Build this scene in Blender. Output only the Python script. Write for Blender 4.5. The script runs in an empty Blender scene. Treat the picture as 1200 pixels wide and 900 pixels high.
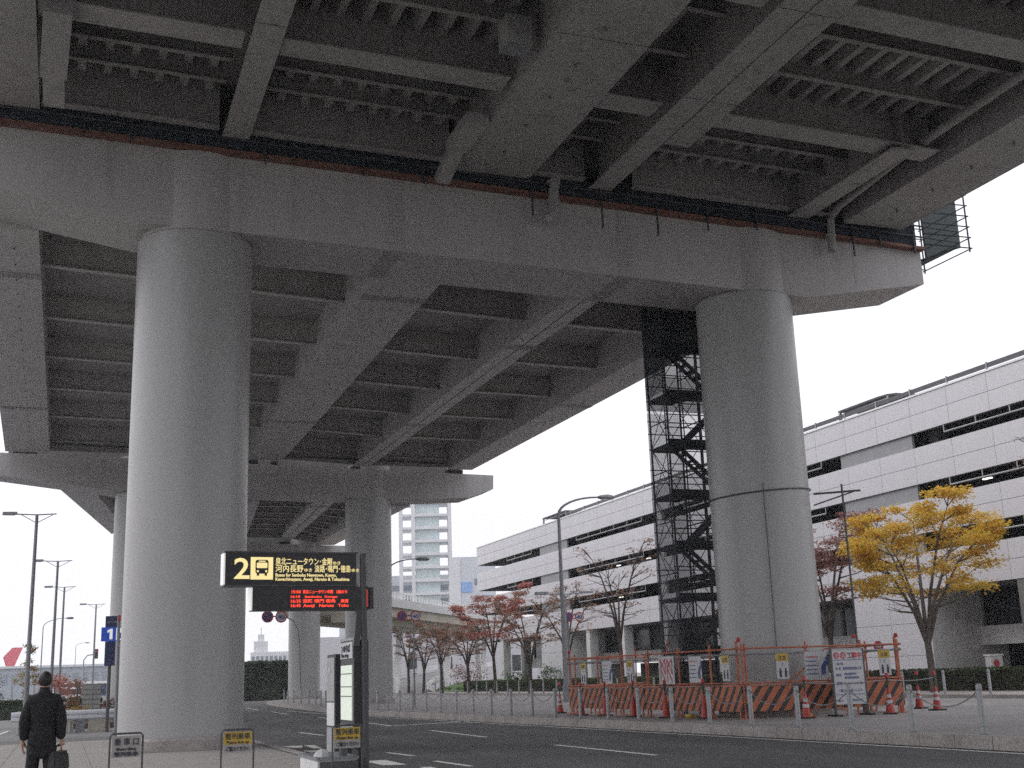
import bpy, bmesh, math, random
from mathutils import Vector, Matrix, Euler
random.seed(7)
R = math.radians
S = bpy.context.scene
COL = S.collection

# ------------------------------------------------------------------ camera
cd = bpy.data.cameras.new('camera')
cam = bpy.data.objects.new('camera', cd); COL.objects.link(cam)
cd.sensor_width = 36.0; cd.lens = 36.0 * 1400 / 1200
cd.clip_start = 0.1; cd.clip_end = 6000
PIT, ROLL, YAW = R(13.755), R(1.998), R(20.537)
fwd = Vector((math.sin(YAW) * math.cos(PIT), math.cos(YAW) * math.cos(PIT), math.sin(PIT)))
rgt = Vector((math.cos(YAW), -math.sin(YAW), 0)); upv = rgt.cross(fwd)
r2 = rgt * math.cos(ROLL) - upv * math.sin(ROLL); u2 = rgt * math.sin(ROLL) + upv * math.cos(ROLL)
m = Matrix((r2, u2, -fwd)).transposed().to_4x4(); m.translation = (0, 0, 1.65)
cam.matrix_world = m
S.camera = cam

# ------------------------------------------------------------------ light
SUN_EL, SUN_AZ = R(40), R(300)          # azimuth clockwise from +Y
w = bpy.data.worlds.new('World'); S.world = w; w.use_nodes = True
nt = w.node_tree; bg = nt.nodes['Background']
sky = nt.nodes.new('ShaderNodeTexSky'); sky.sky_type = 'NISHITA'; sky.sun_disc = False
sky.sun_elevation = SUN_EL; sky.sun_rotation = SUN_AZ; sky.dust_density = 6; sky.air_density = 1.0
hs = nt.nodes.new('ShaderNodeHueSaturation'); hs.inputs['Saturation'].default_value = 0.12
mx = nt.nodes.new('ShaderNodeMix'); mx.data_type = 'RGBA'; mx.inputs[0].default_value = 0.85
nt.links.new(sky.outputs[0], hs.inputs['Color'])
nt.links.new(hs.outputs[0], mx.inputs[6])
mx.inputs[7].default_value = (9.0, 9.0, 9.6, 1)       # cloud layer
nt.links.new(mx.outputs[2], bg.inputs[0]); bg.inputs[1].default_value = 0.15
sl = bpy.data.lights.new('sun', 'SUN'); sl.energy = 0.7; sl.angle = R(25); sl.color = (1, .96, .9)
sun = bpy.data.objects.new('sun', sl); COL.objects.link(sun)
dvec = Vector((math.sin(SUN_AZ) * math.cos(SUN_EL), math.cos(SUN_AZ) * math.cos(SUN_EL), math.sin(SUN_EL)))
sun.rotation_euler = dvec.to_track_quat('Z', 'Y').to_euler(); sun.location = dvec * 100
S.view_settings.view_transform = 'Standard'; S.view_settings.look = 'None'
S.view_settings.exposure = 0.0; S.view_settings.gamma = 1
S.render.engine = 'CYCLES'
S.cycles.use_denoising = False
S.cycles.max_bounces = 8; S.cycles.diffuse_bounces = 5
S.cycles.use_adaptive_sampling = True; S.cycles.adaptive_threshold = 0.02

# ------------------------------------------------------------------ materials
def mat(name, col, rough=.7, n_amt=.12, n_scale=3.0, metal=0, bump=0, bscale=40, streak=0, spec=.5, coord='Object', fine=0, coat=0, lane=0, stain=0):
    m = bpy.data.materials.new(name); m.use_nodes = True
    t = m.node_tree; b = t.nodes['Principled BSDF']
    b.inputs['Roughness'].default_value = rough; b.inputs['Metallic'].default_value = metal
    b.inputs['Specular IOR Level'].default_value = spec
    if coat: b.inputs['Coat Weight'].default_value = coat; b.inputs['Coat Roughness'].default_value = .25
    tc = t.nodes.new('ShaderNodeTexCoord')
    c = None
    def noise(scale, det=5, vec=None):
        n = t.nodes.new('ShaderNodeTexNoise'); n.inputs['Scale'].default_value = scale
        n.inputs['Detail'].default_value = det
        t.links.new(vec or tc.outputs[coord], n.inputs['Vector']); return n
    def mul(colsock, facsock, lo, hi):
        mr = t.nodes.new('ShaderNodeMapRange'); mr.inputs[1].default_value = .3; mr.inputs[2].default_value = .7
        mr.inputs[3].default_value = lo; mr.inputs[4].default_value = hi
        t.links.new(facsock, mr.inputs[0])
        x = t.nodes.new('ShaderNodeMix'); x.data_type = 'RGBA'; x.blend_type = 'MULTIPLY'; x.inputs[0].default_value = 1
        if colsock is None: x.inputs[6].default_value = (*col, 1)
        else: t.links.new(colsock, x.inputs[6])
        t.links.new(mr.outputs[0], x.inputs[7]); return x.outputs[2]
    c = mul(None, noise(n_scale).outputs[0], 1 - n_amt, 1 + n_amt)
    if fine: c = mul(c, noise(fine, 3).outputs[0], 1 - n_amt * 1.2, 1 + n_amt * 1.2)
    if streak:
        mp = t.nodes.new('ShaderNodeMapping'); mp.inputs['Scale'].default_value = (2.2, 2.2, .08)
        t.links.new(tc.outputs[coord], mp.inputs[0])
        c = mul(c, noise(2.0, 6, mp.outputs[0]).outputs[0], 1 - streak, 1 + streak * .4)
    if stain:
        mp = t.nodes.new('ShaderNodeMapping'); mp.inputs['Scale'].default_value = (1.6, 1.6, .22)
        t.links.new(tc.outputs[coord], mp.inputs[0])
        mr = t.nodes.new('ShaderNodeMapRange'); mr.inputs[1].default_value = .56; mr.inputs[2].default_value = .74
        mr.inputs[3].default_value = 1; mr.inputs[4].default_value = 1 - stain
        t.links.new(noise(1.3, 7, mp.outputs[0]).outputs[0], mr.inputs[0])
        x = t.nodes.new('ShaderNodeMix'); x.data_type = 'RGBA'; x.blend_type = 'MULTIPLY'; x.inputs[0].default_value = 1
        t.links.new(c, x.inputs[6]); t.links.new(mr.outputs[0], x.inputs[7]); c = x.outputs[2]
    if lane:
        mp = t.nodes.new('ShaderNodeMapping'); mp.inputs['Scale'].default_value = (.9, .02, 1)
        t.links.new(tc.outputs[coord], mp.inputs[0])
        c = mul(c, noise(1.0, 3, mp.outputs[0]).outputs[0], 1 - lane, 1 + lane)
        c = mul(c, noise(.12, 4).outputs[0], 1 - lane * .8, 1 + lane * .8)
    t.links.new(c, b.inputs['Base Color'])
    if bump:
        bp = t.nodes.new('ShaderNodeBump'); bp.inputs['Strength'].default_value = bump; bp.inputs['Distance'].default_value = .02
        t.links.new(noise(bscale, 4).outputs[0], bp.inputs['Height']); t.links.new(bp.outputs[0], b.inputs['Normal'])
    return m

def emit(name, col, strength, base=(.8, .8, .8)):
    m = bpy.data.materials.new(name); m.use_nodes = True
    b = m.node_tree.nodes['Principled BSDF']; b.inputs['Base Color'].default_value = (*base, 1)
    b.inputs['Emission Color'].default_value = (*col, 1); b.inputs['Emission Strength'].default_value = strength
    return m

M = {}
M['girder_shaded'] = mat('shaded_girder_paint', (.335, .322, .31), .55, .09, .5, streak=.06, fine=40, stain=.34, bump=.05, bscale=12)  # darker copy of the girder paint: near span's shade put into the colour
M['girder'] = mat('girder_paint', (.44, .425, .415), .5, .07, .5, streak=.05, fine=40, stain=.28, bump=.05, bscale=12)
M['beam_shaded'] = mat('shaded_floor_beam_paint', (.27, .262, .25), .6, .09, .4, fine=30, stain=.3)  # floor beam paint darkened for the near ribs, shade painted in
M['soffit_lit'] = mat('lit_deck_paint', (.31, .30, .288), .7, .10, .5, fine=20, stain=.15)  # lighter copy of the deck paint: far spans' light put into the colour
M['beam'] = mat('floor_beam_paint', (.46, .445, .43), .6, .07, .4, fine=30, stain=.2)  # far span beams, colour lightened to lift the shaded recess
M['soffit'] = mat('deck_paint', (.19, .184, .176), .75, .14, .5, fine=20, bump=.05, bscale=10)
M['cap'] = mat('pier_cap_paint', (.42, .405, .395), .5, .05, .35, streak=.03, fine=40, stain=.13, bump=.05, bscale=12)
M['column'] = mat('pier_column_paint', (.375, .37, .365), .36, .035, .35, streak=.025, fine=60, bump=.015, bscale=60, spec=.55, stain=.06)
M['plate'] = mat('splice_plate_paint', (.33, .33, .32), .6, .15, 3)
M['boltgrey'] = mat('bolt_paint', (.15, .145, .14), .6, .2, 4)
M['net'] = mat('dark_net', (.02, .025, .035), .9, .3, 6)
M['orange_plank'] = mat('orange_plank', (.17, .08, .055), .7, .2, 2)
M['black'] = mat('black_metal', (.018, .018, .02), .45, .1, 4)
M['darkgrey'] = mat('dark_grey_metal', (.07, .07, .075), .5, .15, 4)
M['galv'] = mat('galvanised_steel', (.33, .34, .35), .5, .15, 8, metal=.3)
M['galvdark'] = mat('weathered_steel', (.22, .23, .24), .5, .2, 8, metal=.4)
M['lampgrey'] = mat('lamp_post_paint', (.22, .225, .24), .5, .1, 4)
M['asphalt'] = mat('asphalt', (.080, .077, .079), .85, .22, .35, bump=.35, bscale=60, fine=30, lane=.22)
M['asphalt2'] = mat('old_asphalt', (.21, .207, .21), .85, .2, .3, bump=.3, bscale=60, fine=25)
M['paving'] = mat('grey_paving', (.29, .275, .268), .85, .16, .4, bump=.3, bscale=50, fine=25)
M['tile'] = mat('paving_tile', (.33, .31, .295), .8, .18, .5, bump=.25, bscale=50, fine=20)
M['joint'] = mat('tile_bed', (.15, .145, .14), .9, .1, 3)
M['kerb'] = mat('kerb_concrete', (.34, .31, .295), .8, .18, 1.2, bump=.25, bscale=40, fine=15)
M['paint'] = mat('road_paint', (.68, .68, .66), .7, .18, 6, fine=25)
M['ground'] = mat('ground', (.20, .19, .175), .9, .25, .02, fine=1.5)
M['panel'] = mat('white_panel', (.575, .565, .595), .5, .03, .5, streak=.03)
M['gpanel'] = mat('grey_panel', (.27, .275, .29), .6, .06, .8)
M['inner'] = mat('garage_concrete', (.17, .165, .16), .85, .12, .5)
M['white'] = mat('white_paint', (.78, .78, .78), .5, .05, 3)
M['board'] = mat('shaded_board', (.36, .345, .33), .6, .12, 6)  # white stand boards, darkened to the tone they take in shade
M['offwhite'] = mat('off_white', (.60, .60, .60), .6, .08, 3)
M['glassdark'] = mat('dark_glass', (.02, .022, .026), .12, .1, 2)
M['glass'] = mat('pale_green_glass', (.62, .74, .74), .15, .1, .2)
M['pale'] = mat('pale_concrete', (.72, .725, .745), .7, .05, .1)
M['paleblue'] = mat('pale_blue_wall', (.62, .645, .68), .7, .05, .1)
M['orange'] = mat('orange_steel', (.43, .135, .075), .6, .25, 5)
M['cone'] = mat('cone_plastic', (.42, .045, .035), .5, .15, 4)
M['rubber'] = mat('black_rubber', (.03, .03, .03), .8, .2, 5)
M['redlens'] = mat('red_lens', (.45, .03, .03), .3, .1, 5)
M['yellow'] = mat('yellow_sign', (.50, .34, .04), .5, .1, 3)
M['sgnwhite'] = mat('sign_white', (.50, .505, .52), .5, .05, 3)
M['sgnblue'] = mat('sign_blue', (.05, .075, .22), .5, .1, 3)
M['sgnnavy'] = mat('sign_navy', (.02, .035, .10), .5, .1, 3)
M['sgnred'] = mat('sign_red', (.45, .04, .06), .5, .1, 3)
M['ink'] = mat('dark_ink', (.035, .035, .06), .6, .1, 3)
M['inkblue'] = mat('blue_ink', (.07, .09, .25), .6, .1, 3)
M['signblack'] = mat('sign_black', (.014, .014, .016), .35, .1, 3)
M['scaf'] = mat('scaffold_steel', (.045, .048, .06), .6, .2, 3)
M['bark'] = mat('bark', (.075, .058, .05), .9, .3, 6, bump=.5, bscale=30)
M['barkgrey'] = mat('grey_bark', (.11, .09, .08), .9, .3, 6, bump=.5, bscale=30)
M['hedge'] = mat('hedge_leaf', (.045, .075, .03), .7, .4, 1.2)
M['hedgedark'] = mat('dark_leaf', (.030, .045, .022), .7, .4, .5)
M['grass'] = mat('grass', (.10, .19, .05), .8, .3, 1)
M['twig'] = mat('hedge_twigs', (.05, .045, .035), .9, .3, 4)
M['suit'] = mat('dark_suit', (.009, .0085, .010), .85, .2, 20)
M['skin'] = mat('skin', (.42, .26, .19), .6, .08, 10)
M['hair'] = mat('black_hair', (.010, .009, .009), .6, .2, 40)
M['leather'] = mat('black_leather', (.013, .013, .014), .5, .2, 10)
M['planered'] = mat('tail_red', (.66, .05, .08), .4, .05, .2)
M['beige'] = mat('beige_concrete', (.45, .41, .34), .8, .1, .3)
M['guard'] = mat('guard_rail_paint', (.62, .63, .66), .5, .1, 2)
M['soil'] = mat('soil', (.10, .07, .05), .95, .3, 2)
M['e_yellow'] = emit('lit_yellow', (1.0, .82, .34), .78, (.6, .5, .3))
M['e_white'] = emit('lit_white', (1, 1, .95), .5, (.5, .5, .5))
M['e_panel'] = emit('lit_timetable', (.80, .95, .72), .42, (.5, .5, .5))
M['e_red'] = emit('lit_red', (1.0, .06, .03), 1.6, (.2, .02, .02))
M['e_blue'] = emit('lit_blue', (.01, .06, .50), .42, (.02, .05, .22))
M['e_tube'] = emit('lit_tube', (1, .95, .85), 2.2)

def leafmat(name, cols, rough=.65):
    m = bpy.data.materials.new(name); m.use_nodes = True
    t = m.node_tree; b = t.nodes['Principled BSDF']; b.inputs['Roughness'].default_value = rough
    g = t.nodes.new('ShaderNodeNewGeometry')
    cr = t.nodes.new('ShaderNodeValToRGB'); cr.color_ramp.interpolation = 'CONSTANT' if len(cols) > 4 else 'LINEAR'
    e = cr.color_ramp.elements
    for i, c in enumerate(cols):
        el = e[i] if i < 2 else e.new(1)
        el.position = i / max(1, len(cols) - 1) ; el.color = (*c, 1)
    t.links.new(g.outputs['Random Per Island'], cr.inputs[0]); t.links.new(cr.outputs[0], b.inputs['Base Color'])
    tr = t.nodes.new('ShaderNodeBsdfTranslucent'); t.links.new(cr.outputs[0], tr.inputs[0])
    ms = t.nodes.new('ShaderNodeMixShader'); ms.inputs[0].default_value = .5
    t.links.new(b.outputs[0], ms.inputs[1]); t.links.new(tr.outputs[0], ms.inputs[2])
    t.links.new(ms.outputs[0], t.nodes['Material Output'].inputs[0])
    return m
M['l_yellow'] = leafmat('yellow_leaves', [(.52, .48, .08), (.74, .52, .07), (.82, .60, .11), (.76, .47, .06), (.70, .38, .05), (.80, .57, .09)])
M['l_red'] = leafmat('red_leaves', [(.40, .11, .08), (.52, .19, .14), (.46, .22, .16)])
M['l_brown'] = leafmat('brown_leaves', [(.27, .14, .10), (.38, .22, .16), (.36, .25, .17)])
M['l_purple'] = leafmat('purple_leaves', [(.24, .09, .09), (.36, .17, .15), (.34, .20, .14)])
M['l_green'] = leafmat('green_leaves', [(.03, .055, .02), (.06, .10, .03), (.09, .12, .04)])
M['l_hedge'] = leafmat('hedge_leaves', [(.03, .05, .02), (.07, .10, .035), (.10, .13, .05)])
M['l_dark'] = leafmat('dark_hedge_leaves', [(.028, .042, .022), (.045, .065, .034), (.065, .085, .045)])
M['l_rust'] = leafmat('rust_leaves', [(.18, .10, .06), (.30, .10, .07), (.20, .17, .07)])
M['l_mixed'] = leafmat('autumn_leaves', [(.30, .24, .07), (.40, .30, .08), (.30, .16, .08)])

def netmat(name, col, alpha):
    m = bpy.data.materials.new(name); m.use_nodes = True
    t = m.node_tree; b = t.nodes['Principled BSDF']; b.inputs['Base Color'].default_value = (*col, 1)
    b.inputs['Roughness'].default_value = .9; b.inputs['Alpha'].default_value = alpha
    return m
M['mesh_net'] = netmat('mesh_net', (.075, .08, .09), .27)
M['mesh_net2'] = netmat('dense_mesh_net', (.03, .036, .042), .52)

M['mesh_net3'] = netmat('green_mesh_net', (.022, .036, .036), .80)

def stripemat():
    m = mat('orange_black_stripes', (.45, .14, .065), .6, .2, 4)
    t = m.node_tree; b = t.nodes['Principled BSDF']
    src = b.inputs['Base Color'].links[0].from_socket
    tc = t.nodes.new('ShaderNodeTexCoord'); sp = t.nodes.new('ShaderNodeSeparateXYZ')
    t.links.new(tc.outputs['Object'], sp.inputs[0])
    a = t.nodes.new('ShaderNodeMath'); a.operation = 'SUBTRACT'
    t.links.new(sp.outputs[0], a.inputs[0])
    k = t.nodes.new('ShaderNodeMath'); k.operation = 'MULTIPLY'; k.inputs[1].default_value = .75
    t.links.new(sp.outputs[2], k.inputs[0]); t.links.new(k.outputs[0], a.inputs[1])
    d = t.nodes.new('ShaderNodeMath'); d.operation = 'DIVIDE'; d.inputs[1].default_value = .37; t.links.new(a.outputs[0], d.inputs[0])
    f = t.nodes.new('ShaderNodeMath'); f.operation = 'FRACT'; t.links.new(d.outputs[0], f.inputs[0])
    g = t.nodes.new('ShaderNodeMath'); g.operation = 'GREATER_THAN'; g.inputs[1].default_value = .58; t.links.new(f.outputs[0], g.inputs[0])
    x = t.nodes.new('ShaderNodeMix'); x.data_type = 'RGBA'; t.links.new(g.outputs[0], x.inputs[0])
    t.links.new(src, x.inputs[6]); x.inputs[7].default_value = (.035, .03, .03, 1)
    t.links.new(x.outputs[2], b.inputs['Base Color'])
    return m
M['stripe'] = stripemat()

# ------------------------------------------------------------------ mesh helpers
class MB:
    def __init__(self): self.v = []; self.f = []
    def add(self, vs, fs):
        o = len(self.v); self.v += [tuple(x) for x in vs]; self.f += [tuple(i + o for i in f) for f in fs]; return self
    def hexa(self, p):      # 0-3 bottom loop, 4-7 top loop
        return self.add(p, [(3, 2, 1, 0), (4, 5, 6, 7), (0, 1, 5, 4), (1, 2, 6, 5), (2, 3, 7, 6), (3, 0, 4, 7)])
    def box(self, x0, x1, y0, y1, z0, z1):
        return self.hexa([(x0, y0, z0), (x1, y0, z0), (x1, y1, z0), (x0, y1, z0), (x0, y0, z1), (x1, y0, z1), (x1, y1, z1), (x0, y1, z1)])
    def beam(self, p, q, wd, h, up=(0, 0, 1)):
        p = Vector(p); q = Vector(q); d = (q - p).normalized(); up = Vector(up)
        s = d.cross(up)
        if s.length < 1e-4: s = d.cross(Vector((1, 0, 0)))
        s.normalize(); u = s.cross(d)
        a, b = s * wd / 2, u * h / 2
        return self.hexa([p - a - b, p + a - b, q + a - b, q - a - b, p - a + b, p + a + b, q + a + b, q - a + b])
    def tube(self, pts, r, n=8, caps=True):
        pts = [Vector(p) for p in pts]; N = len(pts)
        rs = r if isinstance(r, (list, tuple)) else [r] * N
        vs = []; prev = None
        for i, p in enumerate(pts):
            d = (pts[min(i + 1, N - 1)] - pts[max(i - 1, 0)]).normalized()
            if prev is None:
                s = d.cross(Vector((0, 0, 1)))
                if s.length < 1e-3: s = d.cross(Vector((1, 0, 0)))
            else:
                s = prev - d * prev.dot(d)
            s.normalize(); prev = s; u = s.cross(d)
            for k in range(n):
                a = 2 * math.pi * k / n
                vs.append(p + s * math.cos(a) * rs[i] + u * math.sin(a) * rs[i])
        fs = []
        for i in range(N - 1):
            for k in range(n):
                k2 = (k + 1) % n
                fs.append((i * n + k, i * n + k2, (i + 1) * n + k2, (i + 1) * n + k))
        if caps: fs += [tuple(range(n))[::-1], tuple((N - 1) * n + k for k in range(n))]
        return self.add(vs, fs)
    def cyl(self, c, r, h, n=24):
        c = Vector(c); return self.tube([c, c + Vector((0, 0, h))], r, n)
    def lathe(self, prof, c=(0, 0, 0), n=16):
        c = Vector(c); vs = []; fs = []
        for (r, z) in prof:
            for k in range(n):
                a = 2 * math.pi * k / n; vs.append(c + Vector((r * math.cos(a), r * math.sin(a), z)))
        for i in range(len(prof) - 1):
            for k in range(n):
                k2 = (k + 1) % n; fs.append((i * n + k, i * n + k2, (i + 1) * n + k2, (i + 1) * n + k))
        fs += [tuple(range(n))[::-1], tuple((len(prof) - 1) * n + k for k in range(n))]
        return self.add(vs, fs)
    def prism(self, poly, vec):
        vec = Vector(vec); n = len(poly); a = [Vector(p) for p in poly]; b = [p + vec for p in a]
        return self.add(a + b, [tuple(range(n)), tuple(range(2 * n - 1, n - 1, -1))] + [(i, i + n, (i + 1) % n + n, (i + 1) % n) for i in range(n)])
    def disc(self, c, nrm, r, th, n=24):
        c = Vector(c); nrm = Vector(nrm).normalized(); return self.tube([c, c + nrm * th], r, n)
    def quadsheet(self, pts): return self.add(pts, [tuple(range(len(pts)))])

WL = {}
def obj(name, mb, m, parent=None, smooth=False, local=False, kind=None, label=None, fix=True):
    me = bpy.data.meshes.new(name)
    off = Vector((0, 0, 0))
    if parent is not None and not local: off = WL.get(parent.name, Vector((0, 0, 0)))
    me.from_pydata([Vector(v) - off for v in mb.v], [], mb.f)
    if fix:
        bm = bmesh.new(); bm.from_mesh(me); bmesh.ops.recalc_face_normals(bm, faces=bm.faces); bm.to_mesh(me); bm.free()
    if smooth:
        for p in me.polygons: p.use_smooth = True
        try: me.set_sharp_from_angle(angle=R(40))
        except Exception: pass
    me.materials.append(m)
    o = bpy.data.objects.new(name, me); COL.objects.link(o)
    if parent is not None:
        o.parent = parent; WL[o.name] = WL.get(parent.name, Vector((0, 0, 0)))
    if kind: o['kind'] = kind
    if label: o['label'] = label
    return o
def thing(name, label, cat, loc=(0, 0, 0), rz=0, group=None):
    o = bpy.data.objects.new(name, None); COL.objects.link(o); o.empty_display_size = .3
    o.location = loc; o.rotation_euler = (0, 0, rz)
    o['label'] = label; o['category'] = cat
    if group: o['group'] = group
    WL[o.name] = Vector(loc); return o
def tag(o, label, cat, group=None):
    o['label'] = label; o['category'] = cat
    if group: o['group'] = group
    return o
def struct(name, mb, m, smooth=False):
    return obj(name, mb, m, None, smooth, kind='structure')
def dup(root, loc, rz=0, label=None, group=None):
    r = root.copy(); COL.objects.link(r); r.location = loc; r.rotation_euler = (0, 0, rz)
    if label: r['label'] = label
    if group: r['group'] = group
    for ch in list(root.children):
        c = ch.copy(); COL.objects.link(c); c.parent = r
        for g in list(ch.children):
            d = g.copy(); COL.objects.link(d); d.parent = c
    return r
def ordinal(i):
    return ['first', 'second', 'third', 'fourth', 'fifth', 'sixth', 'seventh', 'eighth', 'ninth', 'tenth', 'eleventh', 'twelfth',
            'thirteenth', 'fourteenth', 'fifteenth', 'sixteenth', 'seventeenth', 'eighteenth', 'nineteenth', 'twentieth',
            'twenty-first', 'twenty-second', 'twenty-third', 'twenty-fourth', 'twenty-fifth', 'twenty-sixth'][i]

def text(name, body, size, m, parent, origin, ux=(1, 0, 0), uz=(0, 0, 1), offset=0.0, depth=.004, fit=None, align='LEFT', local=True):
    """lettering: baseline-left at origin, running along ux, up along uz (parent's local space)"""
    cu = bpy.data.curves.new(name, 'FONT'); cu.body = body; cu.size = size; cu.offset = offset; cu.extrude = depth
    cu.align_x = align; cu.resolution_u = 3
    tmp = bpy.data.objects.new(name, cu); COL.objects.link(tmp)
    dg = bpy.context.evaluated_depsgraph_get()
    me = bpy.data.meshes.new_from_object(tmp.evaluated_get(dg))
    bpy.data.objects.remove(tmp)
    xs = [v.co.x for v in me.vertices]
    sx = 1.0
    if fit and xs and align == 'LEFT': sx = fit / max(xs)
    ux = Vector(ux).normalized(); uz = Vector(uz).normalized(); un = ux.cross(uz)
    o3 = Vector(origin)
    for v in me.vertices:
        c = v.co.copy(); v.co = o3 + ux * c.x * sx + uz * c.y + un * c.z
    me.materials.clear(); me.materials.append(m)
    me.name = name
    o = bpy.data.objects.new(name, me); COL.objects.link(o)
    if parent is not None: o.parent = parent
    return o
def lerp(a, b, t): return a + (b - a) * t

# ================================================================== SETTING
PZ, KZ = .15, .24          # near pavement, far pavement
g = MB(); g.quadsheet([(-3000, -400, -.03), (3000, -400, -.03), (3000, 5200, -.03), (-3000, 5200, -.03)])
struct("ground", g, M["ground"])
# bus road: from near kerb to far kerb, bending beyond the second pier
far_kerb = [(17.3, -30), (16.95, 5), (16.57, 18.2), (16.36, 23), (16.03, 30.4), (15.5, 40.9), (14.9, 51), (14.45, 60.2), (14.3, 69), (14.75, 78.5), (15.7, 96), (17.2, 111.4), (18.6, 117), (21, 121), (26, 126)]
near_edge = [(5.3, -30), (5.2, 5), (5.1, 28), (5.27, 36.7), (4.9, 41), (3.6, 45), (2.6, 49)]
g = MB(); g.quadsheet([(x, y, 0) for x, y in far_kerb] + [(30, 170, 0), (14, 170, 0), (9, 140, 0), (6.5, 110, 0), (5.5, 80, 0)] + [(x, y, 0) for x, y in reversed(near_edge)])
struct('road', g, M['asphalt'])
# old asphalt on the left beyond the pavement
g = MB(); g.quadsheet([(-60, 41, -.006), (3.6, 45.2, -.006), (5.6, 80, -.006), (6.6, 110, -.006), (6, 170, -.006), (-60, 170, -.006)])
struct('side_road', g, M['asphalt2'])

# near pavement: bed + tiles
pv = thing('near_pavement', 'grey tiled pavement around the left pier', 'pavement', (0, 10, 0)); pv['kind'] = 'structure'
for k in ('category',): del pv[k]
g = MB(); g.prism([(-60, -30, -.02), (5.0, -30, -.02), (5.0, 28, -.02), (5.0, 41.5, -.02), (3.4, 44.4, -.02), (-60, 46, -.02)], (0, 0, .02 + PZ - .012))
obj('paving_bed', g, M['joint'], pv)
TS = .6
tb = MB(); tb.box(-TS / 2 + .006, TS / 2 - .006, -TS / 2 + .006, TS / 2 - .006, -.02, 0)
tile0 = None; rest = MB(); cnt = 0
spots = []
for j in range(0, 52):
    y = 14.3 + j * TS
    for i in range(-28, 9):
        x = 4.55 - (8 - i) * TS
        if y > 40.8 - max(0, x - 2): continue
        if (x - 2.93) ** 2 + (y - 33) ** 2 < 1.62 ** 2: continue
        spots.append((y, x))
def in_view(x, y):
    d = Vector((x, y, PZ)) - Vector((0, 0, 1.65)); wz = d.dot(fwd)
    px = 600 + 1400 * d.dot(r2) / wz; py = 450 - 1400 * d.dot(u2) / wz
    return -20 < px < 420 and py < 915
near = sorted([s for s in spots if in_view(s[1], s[0])])
chosen = set(near[:290])
for (y, x) in spots:
    dz = random.uniform(-.002, .002)
    if (y, x) in chosen:
        if tile0 is None:
            tile0 = obj('tile', tb, M['tile'], pv, local=True); o = tile0
        else:
            o = tile0.copy(); COL.objects.link(o); o.parent = pv
        o.location = (x, y - 10, PZ + dz)
    else:
        rest.box(x - TS / 2 + .006, x + TS / 2 - .006, y - TS / 2 + .006, y + TS / 2 - .006, PZ - .02, PZ + dz)
obj('tiles', rest, M['tile'], pv, kind='stuff')
# near kerb stones
nk = thing('near_kerb', 'pale kerb along the near pavement', 'kerb', (5.1, 20, 0)); nk['kind'] = 'structure'; del nk['category']
y = 14.0; k0 = None
while y < 40.5:
    g = MB(); g.box(5.0, 5.18, y + .006, y + .99, -.02, PZ + .008 + random.uniform(-.003, .003)); obj('kerb_stone', g, M['kerb'], nk); y += 1.0

# far pavement (island plaza) as one sheet with its kerb
FP = [(16.95, 5), (16.57, 18.2), (16.36, 23), (16.03, 30.4), (15.5, 40.9), (14.9, 51), (14.45, 60.2), (14.3, 69), (14.75, 78.5), (15.7, 96), (17.2, 111.4), (18.6, 117), (21, 121), (26, 126)]
g = MB(); off = .16
g.prism([(x + off, y, -.02) for x, y in FP] + [(40, 128, -.02), (33.2, 118, -.02), (33.2, 5, -.02)], (0, 0, KZ + .02))
struct('far_pavement', g, M['paving'])
fk = thing('far_kerb', 'grey stone kerb along the far side of the bus road', 'kerb', (16, 30, 0)); fk['kind'] = 'structure'; del fk['category']
def along(poly, step):
    out = []; carry = 0
    for (a, b) in zip(poly[:-1], poly[1:]):
        a = Vector((*a, 0)); b = Vector((*b, 0)); L = (b - a).length; d = (b - a) / L; t = carry
        while t < L: out.append((a + d * t, d)); t += step
        carry = t - L
    return out
restk = MB()
for i, (p, d) in enumerate(along(FP, 1.0)):
    n = Vector((d.y, -d.x, 0))
    g = MB() if p.y < 75 else restk
    a = p + d * .006; b = p + d * .994
    zt = KZ + .006 + random.uniform(-.004, .004)
    g.hexa([a, a + n * .17, b + n * .17, b, a + n * .015 + Vector((0, 0, zt)), a + n * .17 + Vector((0, 0, zt)), b + n * .17 + Vector((0, 0, zt)), b + n * .015 + Vector((0, 0, zt))])
    if p.y < 75: obj('kerb_stone', g, M['kerb'], fk)
obj('kerb_stones', restk, M['kerb'], fk, kind='stuff')
# second kerb and outer pavement by the trees
g = MB(); g.box(33.0, 33.2, 20, 126, 0, KZ + .14); struct('outer_kerb', g, M['kerb'])
g = MB(); g.box(33.2, 39.6, 20, 128, 0, KZ + .10); struct('outer_pavement', g, mat('pinkish_paving', (.42, .39, .38), .85, .12, .4, fine=20))
g = MB(); g.box(39.6, 43.3, 20, 131, 0, KZ + .06); struct('garage_forecourt', g, M['paving'])

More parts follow.
